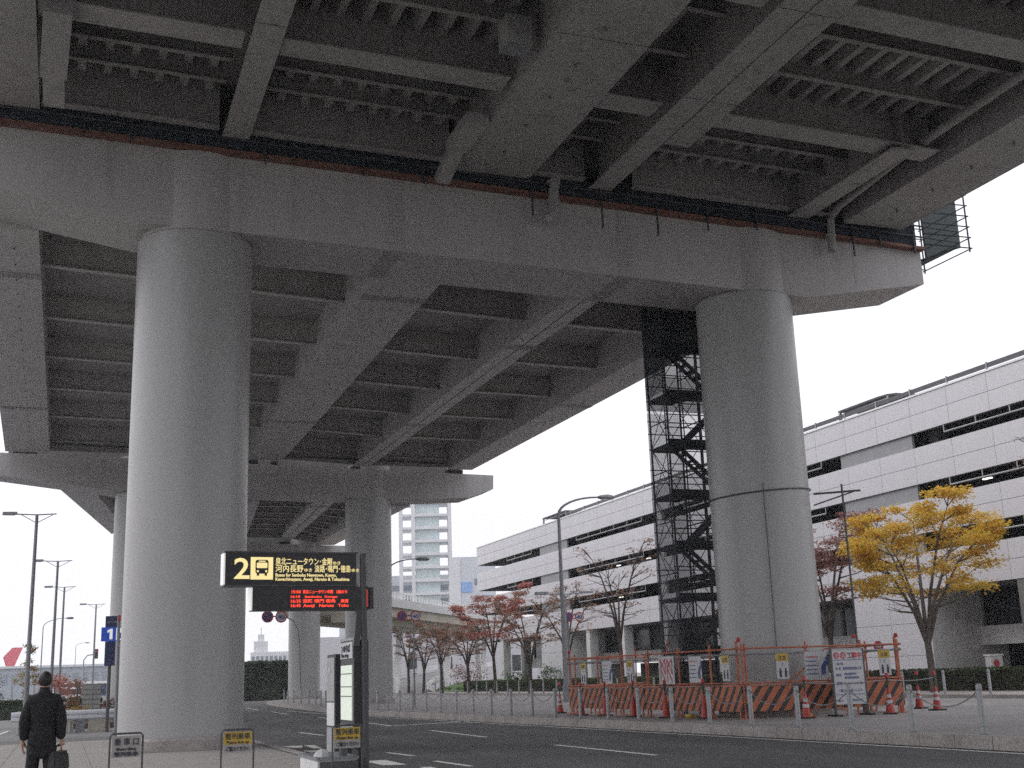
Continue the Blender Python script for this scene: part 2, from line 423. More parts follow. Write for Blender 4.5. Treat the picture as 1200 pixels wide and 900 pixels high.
# road paint
pts = []
def stripe(mb, a, b, wd, z=.004):
    a = Vector((*a, z)); b = Vector((*b, z)); d = (b - a).normalized(); n = Vector((-d.y, d.x, 0)) * wd / 2
    mb.quadsheet([a - n, b - n, b + n, a + n])
edge = [(16.95, 5), (16.62, 13), (16.3, 21), (15.85, 29.7), (15.5, 37), (15.0, 46), (14.5, 55), (14.25, 62), (13.9, 70), (13.9, 80)]
g = MB()
for a, b in zip(edge[:-1], edge[1:]): stripe(g, (a[0] - .25, a[1]), (b[0] - .25, b[1]), .15)
obj('edge_line', g, M['paint'], kind='structure')
for i, (a, b) in enumerate([((11.4, 12.5), (11.4, 17.5)), ((11.4, 22.84), (11.33, 28.16)), ((11.4, 33.5), (11.6, 39.85)), ((11.75, 45.3), (11.9, 50.8)), ((12.0, 56), (12.1, 61.5)), ((12.15, 70.8), (12.6, 79.4)), ((12.9, 86.7), (13.2, 95.3))]):
    g = MB(); stripe(g, a, b, .15); obj('lane_dash', g, M['paint'], kind='structure')
for a, b in [((7.31, 28.85), (7.47, 27.01)), ((7.35, 24.94), (7.47, 22.93)), ((7.4, 21.0), (7.45, 19.1)), ((7.9, 43.5), (8.05, 40.0)), ((7.3, 32.8), (7.35, 31.0))]:
    g = MB(); stripe(g, a, b, .14); obj('bay_dash', g, M['paint'], kind='structure')
g = MB(); stripe(g, (11.54, 45.51), (15.1, 46.27), .3); obj('cross_line', g, M['paint'], kind='structure')
for q in ([(5.75, 34.3), (6.3, 34.3), (6.1, 33.2), (5.9, 33.2)], [(6.35, 34.3), (6.6, 34.1), (6.45, 32.2), (6.25, 32.4)], [(5.8, 31.6), (6.5, 31.6), (6.45, 30.6), (5.85, 30.6)], [(6.15, 26.2), (6.6, 26.2), (6.6, 24.4), (6.15, 24.6)], [(6.6, 23.5), (6.8, 23.4), (6.75, 21.2), (6.5, 21.2)]):
    g = MB(); g.quadsheet([(x, y, .004) for x, y in q]); obj('bay_marking', g, M['paint'], kind='structure')
g = MB(); stripe(g, (-2.75, 48.6), (-2.2, 62), .16, .002); obj('side_road_line', g, M['paint'], kind='structure')

# ================================================================== VIADUCT
def I_girder(mb, p0, p1, wd0, wd1, z0, z1, depth, fl=.05, web=.03):
    """bottom flange + web between two ends. p = (xL, y)"""
    def fr(p, wd, z): return (p[0], p[0] + wd, p[1], z)
    (a0, b0, y0, _), (a1, b1, y1, _) = fr(p0, wd0, z0), fr(p1, wd1, z1)
    mb.hexa([(a0, y0, z0), (b0, y0, z0), (b1, y1, z1), (a1, y1, z1), (a0, y0, z0 + fl), (b0, y0, z0 + fl), (b1, y1, z1 + fl), (a1, y1, z1 + fl)])
    c0, c1 = (a0 + b0) / 2, (a1 + b1) / 2
    mb.hexa([(c0 - web / 2, y0, z0 + fl), (c0 + web / 2, y0, z0 + fl), (c1 + web / 2, y1, z1 + fl), (c1 - web / 2, y1, z1 + fl),
             (c0 - web / 2, y0, z0 + depth), (c0 + web / 2, y0, z0 + depth), (c1 + web / 2, y1, z1 + depth), (c1 - web / 2, y1, z1 + depth)])
def box_girder(mb, a0, b0, y0, z0, a1, b1, y1, z1, depth, zr0=None, zr1=None):
    zr0 = z0 if zr0 is None else zr0; zr1 = z1 if zr1 is None else zr1
    mb.hexa([(a0, y0, z0), (b0, y0, zr0), (b1, y1, zr1), (a1, y1, z1), (a0, y0, z0 + depth), (b0, y0, zr0 + depth), (b1, y1, zr1 + depth), (a1, y1, z1 + depth)])

# --- near span: resting on the first pier cap
def zN(x): return 16.58 - .0245 * x
def nk_(x0):                 # horizontal scale that keeps the girder on its measured line when its height follows the crossfall
    z = zN(x0)
    return (z - 1.65) / 14.45
nd = thing('viaduct_span', 'nearest overhead viaduct span, grey steel girders ending on top of the first pier', 'viaduct', (10, 10, 16.2))
YE = 31.36; YB = -75.0; SOF = 18.0  # YB: unseen deck run behind the camera, lengthened to cut light from there
def soff(x): return zN(x) + 1.6
girders = [('box', -4.4, -1.28, YE), ('I', 3.32, 4.03, YE), ('box', 10.0, 12.35, YE), ('I', 14.4, 15.13, YE), ('I', 15.19, 15.97, 27.8), ('I', 21.75, 22.5, YE), ('box', 23.9, 26.32, 31.2)]
for kind, a, b, ye in girders:
    k = nk_((a + b) / 2); a *= k; b *= k; zz = zN((a + b) / 2)
    mb = MB()
    y0 = 25.9 if 21 < a < 22.3 else YB
    if kind == 'box': box_girder(mb, a, b, y0, zz, a, b, ye, zz, 1.59)
    else: I_girder(mb, (a, y0), (a, ye), b - a, b - a, zz, zz, 1.59)
    go = obj('main_girder', mb, M['girder_shaded'], nd)
    # splice plates across the underside with a thin dark joint
    for ys in (20.6, 25.1) if kind == 'I' else (23.2,):
        if y0 > ys: continue
        sp = MB(); sp.box(a - .004, b + .004, ys, ys + .02, zz - .006, zz - .001); obj('joint_strip', sp, M['darkgrey'], go)
# bolts on the wide girder undersides
bl = MB()
for (a, b) in ((10.0, 12.35), (23.9, 26.32)):
    k = nk_((a + b) / 2); zz = zN((a + b) / 2)
    for i in range(9):
        c = Vector((k * (a + (b - a) * .42), 15.7 + 1.75 * i, zz - .09)); bl.cyl(c, .04, .09, 6)
obj('anchor_bolts', bl, M['boltgrey'], nd, kind='stuff')
def flangebeam(mb, x0, x1, y, z0a, z0b, zta, ztb, fw, ft=.04):
    mb.hexa([(x0, y - fw / 2, z0a), (x1, y - fw / 2, z0b), (x1, y + fw / 2, z0b), (x0, y + fw / 2, z0a), (x0, y - fw / 2, z0a + ft), (x1, y - fw / 2, z0b + ft), (x1, y + fw / 2, z0b + ft), (x0, y + fw / 2, z0a + ft)])
    mb.hexa([(x0, y - .015, z0a + ft), (x1, y - .015, z0b + ft), (x1, y + .015, z0b + ft), (x0, y + .015, z0a + ft), (x0, y - .015, zta), (x1, y - .015, ztb), (x1, y + .015, ztb), (x0, y + .015, zta)])
bays = [(-1.29, 3.36), (4.07, 9.98), (12.32, 14.4), (15.95, 21.9), (22.3, 23.4)]
bays_main = [(-1.29, 3.3), (4.08, 9.97), (12.34, 14.3), (15.93, 23.32)]
for y, fw in ((3.0, .8), (8.8, .8), (14.8, .8), (20.6, .8), (26.3, .8), (31.2, .3)):
    for x0, x1 in bays_main:
        mb = MB(); flangebeam(mb, x0, x1, y, zN(x0) + .16, zN(x1) + .16, soff(x0), soff(x1), fw); obj('floor_beam', mb, M['girder_shaded'], nd)
for y in (16.7, 18.7, 22.5, 24.5, 28.5, 29.7):
    for x0, x1 in bays_main:
        mb = MB(); flangebeam(mb, x0, x1, y, zN(x0) + .80, zN(x1) + .80, soff(x0), soff(x1), .17, .03); obj('cross_rib', mb, M['beam_shaded'], nd)
for x0, x1 in ((-4.3, 10.0), (10.0, 26.2)):
    za, zb_ = lerp(15.98, 16.35, (10 - x0) / 15.5) if x0 < 10 else 15.98, 15.98 if x1 <= 10 else 15.50
    mb = MB(); mb.hexa([(x0, 32.2, za - .05), (x1, 32.2, zb_ - .05), (x1, 32.26, zb_ - .05), (x0, 32.26, za - .05), (x0, 32.2, soff(x0)), (x1, 32.2, soff(x1)), (x1, 32.26, soff(x1)), (x0, 32.26, soff(x0))])
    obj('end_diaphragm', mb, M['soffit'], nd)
x = -1.0
while x < 23.2:
    if not any(a - .2 < x < b + .2 for a, b in ((3.3, 4.1), (9.9, 12.4), (14.3, 16.0))):
        mb = MB(); z1 = soff(x); mb.hexa([(x - .10, YB, z1 - .42), (x + .10, YB, z1 - .42), (x + .10, 31.0, z1 - .42), (x - .10, 31.0, z1 - .42), (x - .17, YB, z1), (x + .17, YB, z1), (x + .17, 31.0, z1), (x - .17, 31.0, z1)])
        obj('deck_rib', mb, M['girder_shaded'], nd)
    x += .66
mb = MB(); mb.hexa([(-4.6, YB, soff(-4.6)), (26.6, YB, soff(26.6)), (26.6, 33.4, soff(26.6)), (-4.6, 33.4, soff(-4.6)), (-4.6, YB, soff(-4.6) + .3), (26.6, YB, soff(26.6) + .3), (26.6, 33.4, soff(26.6) + .3), (-4.6, 33.4, soff(-4.6) + .3)])
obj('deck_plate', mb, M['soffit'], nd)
for xa in (-4.6, 26.2):
    mb = MB(); mb.box(xa, xa + .35, YB, 33.4, soff(xa) + .3, soff(xa) + 1.3); obj('parapet', mb, M['cap'], nd)
# drain pipe along the outer girder, and down the pier
def pipe(name, pts, r, m, par, flanges=()):
    mb = MB(); mb.tube(pts, r, 12)
    for (p, d) in flanges: mb.tube([Vector(p) - Vector(d) * .04, Vector(p) + Vector(d) * .04], r * 1.35, 12)
    return obj(name, mb, m, par, smooth=True)
pipe('drain_pipe', [(22.75, 12, 16.75), (22.9, 27, 16.45), (23.0, 30.4, 16.2), (23.2, 31.2, 16.12), (23.25, 31.3, 15.9), (23.2, 31.3, 14.95)], .13, M['girder_shaded'], nd,
     [((23.2, 31.3, 15.5), (0, 0, 1)), ((22.8, 20, 16.6), (0, 1, 0)), ((22.88, 26, 16.47), (0, 1, 0))])
pipe('drain_pipe', [(13.45, 31.2, 17.3), (13.4, 31.3, 16.6), (13.3, 31.3, 16.0), (13.25, 31.3, 15.25), (13.12, 31.3, 15.05), (12.95, 31.3, 15.1)], .16, M['girder_shaded'], nd,
     [((13.3, 31.3, 16.25), (0, 0, 1)), ((13.27, 31.3, 15.6), (0, 0, 1))])
# cable ducts and lamp boxes under the span
def duct(pts, wd, h, m):
    mb = MB()
    for a, b in zip(pts[:-1], pts[1:]): mb.beam(a, b, wd, h)
    return obj('cable_duct', mb, m, nd)
duct([(9.75, 27.9, 16.3), (9.7, 29.7, 16.25), ], .62, .3, M['girder_shaded']); duct([(9.7, 29.72, 16.2), (9.62, 30.9, 15.72)], .42, .25, M['girder_shaded'])
duct([(-.85, 25.8, 16.6), (-.95, 28.4, 16.32)], .62, .5, M['girder_shaded']); duct([(-.95, 28.45, 16.3), (-.93, 29.9, 16.2)], .5, .3, M['girder_shaded'])
for (x, y, z, s) in ((9.5, 24.3, 16.35, .55), (-.9, 27.35, 16.35, .45)):
    lf = MB(); lf.box(x - s / 2 - .04, x + s / 2 + .04, y - s / 2 - .04, y + s / 2 + .04, z, z + .75); lo = obj('lamp_box', lf, M['plate'], nd)
    lg = MB(); lg.box(x - s / 2, x + s / 2, y - s / 2, y + s / 2, z - .02, z - .003); obj('lamp_glass', lg, M['galvdark'], lo)

# --- piers
def pier(label, y, xs, r, prof, ydep, coll, plinth, seams=(), zb=PZ):
    t = thing('bridge_pier', label, 'bridge pier', (xs[0], y, 0))
    y0, y1 = ydep
    mb = MB(); mb.prism([(x, y0, z) for x, z in prof], (0, y1 - y0, 0))
    cap = obj('pier_cap', mb, M['cap'], t)
    for cx, zt, z0 in coll:
        mb = MB(); mb.tube([(cx, y, z0), (cx, y, zt)], r, 64); mb.tube([(cx, y, zt), (cx, y, zt + .03), (cx, y, zt + .05)], [r, r - .015, r - .05], 64)
        c = obj('column', mb, M['column'], t, smooth=True)
        mb = MB(); mb.tube([(cx, y, zt + .05), (cx, y, zt + 2.35)], r - .07, 64); obj('collar', mb, M['cap'], t, smooth=True)
        if plinth:
            mb = MB(); mb.tube([(cx, y, z0), (cx, y, z0 + .26), (cx, y, z0 + .32)], [r + .13, r + .13, r + .06], 64); obj('plinth', mb, M['kerb'], t, smooth=True)
    return t, cap
prof1 = [(-5.5, 15.05), (1.3, 13.9), (22.4, 13.42), (27.12, 14.27), (27.12, 15.46), (10, 15.98), (-5.5, 16.35)]
t1, cap1 = pier('nearest pier: two thick round grey columns carrying one long cap beam', 33.0, [2.93], 1.57, prof1, (31.7, 34.2), [(2.93, 13.72, PZ), (20.69, 13.42, KZ)], True)
def zb1(x):
    return lerp(13.9, 13.42, (x - 1.3) / 21.1)
bolt_mb = MB()
for x0 in (8.15, 15.55):
    wdt = .52
    p = MB(); p.box(x0, x0 + wdt, 31.688, 31.699, zb1(x0) + .03, 15.9 - .02 * (x0 - 8)); obj('splice_plate', p, M['cap'], t1)
    p = MB(); p.hexa([(x0, 31.72, zb1(x0) - .014), (x0 + wdt, 31.72, zb1(x0 + wdt) - .014), (x0 + wdt, 34.15, zb1(x0 + wdt) - .014), (x0, 34.15, zb1(x0) - .014), (x0, 31.72, zb1(x0) - .002), (x0 + wdt, 31.72, zb1(x0 + wdt) - .002), (x0 + wdt, 34.15, zb1(x0 + wdt) - .002), (x0, 34.15, zb1(x0) - .002)]); obj('splice_plate', p, M['plate'], t1)
    for i in range(4):
        xx = x0 + .07 + i * .127
        for j in range(17):
            bolt_mb.tube([(xx, 31.688, 13.95 + j * .12), (xx, 31.66, 13.95 + j * .12)], .022, 6)
            bolt_mb.cyl((xx, 31.85 + j * .135, zb1(xx) - .04), .022, .03, 6)
obj('bolts', bolt_mb, M['plate'], t1, kind='stuff')
# hairline weld seams on the cap face
for x0 in (-.1, 24.3):
    p = MB(); p.box(x0, x0 + .03, 31.693, 31.699, zb1(x0) + .3 if x0 < 1 else 13.9, 15.9 if x0 < 1 else 15.4); obj('weld_seam', p, M['girder'], t1)
prof2 = [(-6.2, 15.0), (-4.23, 14.69), (2.42, 13.86), (22.5, 13.7), (26.0, 13.88), (27.8, 14.52), (27.83, 15.49), (10, 15.86), (-6.2, 16.15)]
t2, cap2 = pier('second pier, further along behind the bus sign, two columns and a cap', 80.0, [4.15], 1.57, prof2, (78.7, 81.2), [(4.15, 13.8, 0), (19.11, 13.7, KZ)], True)
prof3 = [(4.6, 13.8), (5, 13.8), (24, 13.55), (27, 14.2), (27, 14.85), (12, 15.15), (4.6, 15.35)]
t3, cap3 = pier('most distant pier, mostly hidden below the lit bus sign', 119.0, [5.5], 1.53, prof3, (117.8, 120.3), [(6.6, 13.7, 0), (22.0, 13.55, KZ)], True)
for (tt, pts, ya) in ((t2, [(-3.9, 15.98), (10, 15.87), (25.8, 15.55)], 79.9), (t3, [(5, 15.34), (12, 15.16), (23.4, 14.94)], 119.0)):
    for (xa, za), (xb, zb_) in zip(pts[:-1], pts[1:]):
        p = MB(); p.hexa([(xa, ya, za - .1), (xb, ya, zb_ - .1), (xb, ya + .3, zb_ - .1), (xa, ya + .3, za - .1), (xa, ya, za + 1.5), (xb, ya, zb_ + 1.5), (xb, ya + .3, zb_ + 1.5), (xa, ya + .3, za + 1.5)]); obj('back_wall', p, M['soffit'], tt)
# lamp pipe down the right column with a strap ring
cx, cy, rr = 20.69, 33.0, 1.57
mb = MB(); pts = []
for i in range(25):
    a = R(150 + i * 10); pts.append((cx + (rr + .05) * math.cos(a), cy + (rr + .05) * math.sin(a), 7.0 + .12 * math.cos(a)))
mb.tube(pts, .022, 8); obj('cable_ring', mb, M['darkgrey'], t1, smooth=True)
a0 = R(243); px, py = cx + (rr + .04) * math.cos(a0), cy + (rr + .04) * math.sin(a0)
mb = MB(); mb.tube([(px, py, 7.2), (px, py, 2.2)], .013, 8); obj('cable', mb, M['darkgrey'], t1, smooth=True)
mb = MB(); mb.beam((22.0, 31.9, 6.93), (23.4, 31.4, 7.0), .06, .06); mb.beam((22.1, 32.1, 6.6), (23.1, 31.35, 6.95), .04, .04); mb.beam((22.75, 31.45, 7.2), (22.75, 31.45, KZ), .045, .045); obj('bracket', mb, M['darkgrey'], t1)

# work platform hung on the first pier cap: orange edge, net and hooks
wp = thing('work_platform', 'narrow orange edged painting platform with dark netting along top of nearest pier cap', 'work platform', (10, 31.5, 16))
def ztop(x): return 16.0 - (x - 10) * .0303 if x > 10 else 15.98 - (x - 10) * .0239
p = MB()
for (xa, xb) in ((-5.5, 10), (10, 27.1)):
    p.hexa([(xa, 31.38, ztop(xa) - .07), (xb, 31.38, ztop(xb) - .07), (xb, 31.68, ztop(xb) - .07), (xa, 31.68, ztop(xa) - .07), (xa, 31.38, ztop(xa) + .03), (xb, 31.38, ztop(xb) + .03), (xb, 31.68, ztop(xb) + .03), (xa, 31.68, ztop(xa) + .03)])
obj('platform_board', p, M['orange_plank'], wp)
p = MB(); xs = [-5.5 + i * .645 for i in range(51)]
for a, b in zip(xs[:-1], xs[1:]):
    s0, s1 = random.uniform(-.05, .05), random.uniform(-.05, .05)
    p.hexa([(a, 31.40, ztop(a) + .055), (b, 31.40, ztop(b) + .055), (b, 31.44, ztop(b) + .055), (a, 31.44, ztop(a) + .055), (a, 31.40, ztop(a) + 1.0 + s0), (b, 31.40, ztop(b) + 1.0 + s1), (b, 31.44, ztop(b) + 1.0 + s1), (a, 31.44, ztop(a) + 1.0 + s0)])
obj('netting', p, M['net'], wp)
for zz in (.35, .75):
    p = MB(); p.tube([(-5.5, 31.34, ztop(-5.5) + zz), (28.5, 31.34, ztop(28.5) + zz)], .03, 6); obj('guard_pipe', p, M['scaf'], wp)
for x, dn, upn in ((-.2, -.18, .7), (1.0, -.2, 1.2), (4.6, -.3, 1.0), (5.4, -.15, 1.2), (7.4, -.25, .9), (9.2, -.25, .8), (12.6, -.8, .7), (14.9, -.9, .8), (16.8, -.9, 1.2), (18.6, -.5, .9), (20.4, -.25, .8), (24.1, -.7, .9), (25.2, -.25, .6), (26.6, -.3, .5)):
    p = MB(); p.beam((x, 31.33, ztop(x) + dn), (x, 31.33, ztop(x) + upn), .045, .045); p.beam((x, 31.33, ztop(x) - .09), (x, 31.5, ztop(x) - .09), .05, .05); obj('hook', p, M['scaf'], wp)
# netted scaffold cage beyond the outer girder
cg = thing('hanging_scaffold', 'netted scaffold cage hanging outside the viaduct edge at the cap end', 'scaffold', (29, 32.5, 15.6))
X0, X1, Y0, Y1, Z0, Z1 = 27.25, 29.2, 31.6, 34.0, 15.15, 17.7
def pole(par, a, b, r=.03, name='pole'):
    p = MB(); p.tube([a, b], r, 6); return obj(name, p, M['scaf'], par, smooth=True)
for x in (X0, X1):
    for y in (Y0, Y1): pole(cg, (x, y, Z0 if x < 29 else Z0 + .45), (x, y, Z1 + .35))
for z in (15.7, 16.1, 16.5, 16.9, 17.3, 17.7, 18.0):
    for y in (Y0, Y1): pole(cg, (X0, y, z), (X1 + .12, y, z + .05), .022, 'rail')
    pole(cg, (X1, Y0 - .1, z), (X1, Y1 + .1, z), .022, 'rail')
p = MB(); p.hexa([(X0, Y0 + .05, Z0), (X1 - .5, Y0 + .05, Z0 + .55), (X1 - .5, Y1 - .05, Z0 + .55), (X0, Y1 - .05, Z0), (X0, Y0 + .05, Z0 + .06), (X1 - .5, Y0 + .05, Z0 + .61), (X1 - .5, Y1 - .05, Z0 + .61), (X0, Y1 - .05, Z0 + .06)]); obj('platform_board', p, M['net'], cg)
for (xa, xb, y) in ((X0, X1 - .42, Y0 - .04), (X0, X1 - .42, Y1 + .04)):
    p = MB(); p.hexa([(xa, y, Z0 + .02), (xb, y, Z0 + .55), (xb, y + .02, Z0 + .55), (xa, y + .02, Z0 + .02), (xa, y, Z1 - .6), (xb, y, Z1 + .2), (xb, y + .02, Z1 + .2), (xa, y + .02, Z1 - .6)]); obj('net_panel', p, M['mesh_net3'], cg)

# --- middle span (first pier to second pier)
SPLB = MB()
def span(label, y0, y1, gl, zb, depth, beams, bay_ix, xl, xr, plates=()):
    t = thing('viaduct_span', label, 'viaduct', (8, y0, 14))
    def X(pair, yy): return lerp(pair[0], pair[1], (yy - y0) / (y1 - y0))
    def Zb(i, yy): return lerp(zb[i][0], zb[i][1], (yy - y0) / (y1 - y0))
    for i, (kind, l, r) in enumerate(gl):
        mb = MB()
        if kind == 'box': box_girder(mb, l[0], r[0], y0, zb[i][0], l[1], r[1], y1, zb[i][1], depth)
        else:
            # twin flanges with a seam between them and two webs
            for (f0, f1) in ((0, .47), (.53, 1)):
                la = (lerp(l[0], r[0], f0), lerp(l[1], r[1], f0)); ra = (lerp(l[0], r[0], f1), lerp(l[1], r[1], f1))
                I_girder(mb, (la[0], y0), (la[1], y1), ra[0] - la[0], ra[1] - la[1], zb[i][0], zb[i][1], depth)
        go = obj('main_girder', mb, M['girder'], t)
        for (gi, yy) in plates:
            if gi != i: continue
            a, b, z, z2 = X(l, yy), X(r, yy), Zb(i, yy), Zb(i, yy + .55)
            a2, b2 = X(l, yy + .55), X(r, yy + .55)
            sp = MB(); sp.hexa([(a - .01, yy, z - .016), (b + .01, yy, z - .016), (b2 + .01, yy + .55, z2 - .016), (a2 - .01, yy + .55, z2 - .016), (a - .01, yy, z - .002), (b + .01, yy, z - .002), (b2 + .01, yy + .55, z2 - .002), (a2 - .01, yy + .55, z2 - .002)])
            so = obj('splice_plate', sp, M['plate'], go)
            nb = int((b - a) / .16)
            bb = MB()
            for ii in range(nb):
                for jj in range(3): bb.cyl((a + .1 + ii * (b - a - .2) / max(1, nb - 1), yy + .1 + jj * .17, z - .045), .025, .03, 6)
            obj('bolts', bb, M['plate'], go, kind='stuff')
    for yy in beams:
        for bi, (i, j) in enumerate(bay_ix):
            xa = X(gl[i][2], yy); xb = X(gl[j][1], yy); za = Zb(i, yy); zbb = Zb(j, yy)
            if gl[i][0] == 'I': xa -= (X(gl[i][2], yy) - X(gl[i][1], yy)) * .22
            if gl[j][0] == 'I': xb += (X(gl[j][2], yy) - X(gl[j][1], yy)) * .22
            mb = MB(); flangebeam(mb, xa, xb, yy, za + .65, zbb + .65, za + depth, zbb + depth, .3, .04)
            obj('floor_beam', mb, M['beam'], t)
    for bi, (i, j) in enumerate(bay_ix):
        yy = y1 - .25; mb = MB()
        mb.hexa([(X(gl[i][2], yy) - .5, yy, Zb(i, yy) + .1), (X(gl[j][1], yy) + .5, yy, Zb(j, yy) + .1), (X(gl[j][1], yy) + .5, yy + .04, Zb(j, yy) + .1), (X(gl[i][2], yy) - .5, yy + .04, Zb(i, yy) + .1), (X(gl[i][2], yy) - .5, yy, Zb(i, yy) + depth), (X(gl[j][1], yy) + .5, yy, Zb(j, yy) + depth), (X(gl[j][1], yy) + .5, yy + .04, Zb(j, yy) + depth), (X(gl[i][2], yy) - .5, yy + .04, Zb(i, yy) + depth)])
        obj('end_diaphragm', mb, M['soffit_lit'], t)
    # deck plate
    for bi, (i, j) in enumerate(bay_ix):
        mb = MB()
        a0, a1, b0, b1 = gl[i][1][0], gl[i][1][1], gl[j][2][0], gl[j][2][1]
        za0, za1, zb0, zb1_ = zb[i][0] + depth, zb[i][1] + depth, zb[j][0] + depth, zb[j][1] + depth
        mb.hexa([(a0 + .02, y0, za0), (b0 - .02, y0, zb0), (b1 - .02, y1, zb1_), (a1 + .02, y1, za1), (a0 + .02, y0, za0 + .25), (b0 - .02, y0, zb0 + .25), (b1 - .02, y1, zb1_ + .25), (a1 + .02, y1, za1 + .25)])
        obj('deck_plate', mb, M['soffit_lit'], t)
    for (x0, x1, zz0, zz1) in ((gl[0][1][0], gl[0][1][1], zb[0][0] + depth, zb[0][1] + depth), (gl[-1][2][0] - .35, gl[-1][2][1] - .35, zb[-1][0] + depth, zb[-1][1] + depth)):
        mb = MB(); mb.hexa([(x0, y0 + 2, zz0 + .26), (x0 + .35, y0 + 2, zz0 + .26), (x1 + .35, y1, zz1 + .26), (x1, y1, zz1 + .26), (x0, y0 + 2, zz0 + 1.2), (x0 + .35, y0 + 2, zz0 + 1.2), (x1 + .35, y1, zz1 + 1.2), (x1, y1, zz1 + 1.2)])
        obj('parapet', mb, M['cap'], t)
    return t
GL2 = [('box', (-2.9, -4.0), (-1.27, -1.45)), ('box', (8.4, 10.55), (10.54, 12.91)), ('I', (14.9, 17.57), (15.95, 18.74)), ('box', (20.3, 24.3), (22.0, 26.08))]
ZB2 = [(14.3, 16.1), (13.73, 16.02), (13.55, 15.75), (13.42, 15.74)]
s2 = span('middle viaduct span seen from below between the first and second piers', 34.21, 78.2, GL2, ZB2, 1.65, (39.8, 46.7, 53.6, 60.7, 68.7, 77.8), [(0, 1), (1, 2), (2, 3)], 0, 0,
          [(0, 38.6), (0, 62.5), (1, 36.2), (1, 62.0), (2, 41), (2, 60), (3, 52)])
bl = MB()
for i in range(24):
    yy = 36 + i * 1.7
    f = (yy - 34.2) / 44
    for (l, r, z) in ((lerp(-2.9, -4, f), lerp(-1.27, -1.45, f), lerp(14.3, 16.1, f)), (lerp(8.4, 10.55, f), lerp(10.54, 12.91, f), lerp(13.73, 16.02, f)), (lerp(20.3, 24.3, f), lerp(22, 26.08, f), lerp(13.42, 15.74, f))):
        bl.cyl((lerp(l, r, .58), yy, z - .05), .028, .05, 6)
obj('anchor_bolts', bl, M['boltgrey'], s2, kind='stuff')
# bearings on the second cap
for (x0, x1, z) in ((-3.6, -2.2, 16.0), (10.4, 11.4, 15.86), (12.3, 12.7, 15.8), (17.7, 18.5, 15.62), (24.5, 25.6, 15.55)):
    p = MB(); p.box(x0, x1, 78.75, 79.4, z + .01, z + .28); obj('bearing', p, M['black'], t2)
p = MB(); p.tube([(-1.4, 77.2, 16.5), (17.5, 77.4, 16.1), (24, 77.5, 16.0)], .06, 8); obj('drain_pipe', p, M['darkgrey'], s2)
GL3 = [('box', (-.8, 3.6), (1.2, 5.3)), ('box', (9.6, 13.6), (11.9, 15.96)), ('I', (15.6, 19.17), (17.03, 20.5)), ('box', (20.3, 22.77), (22.4, 24.6))]
ZB3 = [(14.32, 15.85), (13.72, 15.5), (13.76, 15.45), (13.58, 14.9)]
s3 = span('farthest viaduct span, glimpsed above the bus sign', 81.21, 117.5, GL3, ZB3, 1.6, (86, 91.5, 97, 102.5, 108, 113.5, 117), [(0, 1), (1, 2), (2, 3)], 0, 0, [(2, 84)])
for (x0, x1, z) in ((19.3, 20.2, 14.98), (22.9, 23.4, 14.9), (14, 15, 15.1)):
    p = MB(); p.box(x0, x1, 117.85, 118.6, z, z + .3); obj('bearing', p, M['black'], t3)

# ================================================================== PARKING GARAGE
gr = thing('parking_garage', 'long white panelled multi storey parking garage on the right with dark open decks', 'parking garage', (43.5, 84, 0))
GX = 43.5; YA, YZ = 38.0, 129.5
BANDS = [(13.95, 15.95), (11.12, 13.13), (8.45, 10.28), (5.45, 7.45)]
NP = 30; pw = (YZ - YA) / NP
for (z0, z1) in BANDS:
    h = (z1 - z0) / 2
    mb = MB(); mb.box(0, .06, .012, pw - .012, .012, h - .012)
    proto = None
    for row in range(2):
        for i in range(NP):
            if proto is None: proto = obj('panel', mb, M['panel'], gr, local=True); o = proto
            else: o = proto.copy(); COL.objects.link(o); o.parent = gr
            o.location = Vector((GX, YA + i * pw, z0 + row * h)) - Vector((43.5, 84, 0))
    mb = MB(); mb.box(GX + .062, GX + .3, YA, YZ, z0 + .01, z1 - .01); obj('spandrel', mb, M['gpanel'], gr)
    mb = MB(); mb.box(75, 75.3, YA, YZ, z0 - .8, z1); obj('spandrel', mb, M['offwhite'], gr)
    # end wall bands
    mb = MB(); mb.box(GX + .31, 75, YZ - .3, YZ, z0, z1); obj('spandrel', mb, M['offwhite'], gr)
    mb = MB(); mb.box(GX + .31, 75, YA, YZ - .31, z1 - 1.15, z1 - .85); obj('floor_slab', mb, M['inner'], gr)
mb = MB(); mb.box(GX - .06, GX + .35, YA, YZ, 15.953, 16.05); obj('coping', mb, M['white'], gr)
GAPS = [(13.13, 13.95), (10.28, 11.12), (7.45, 8.45)]
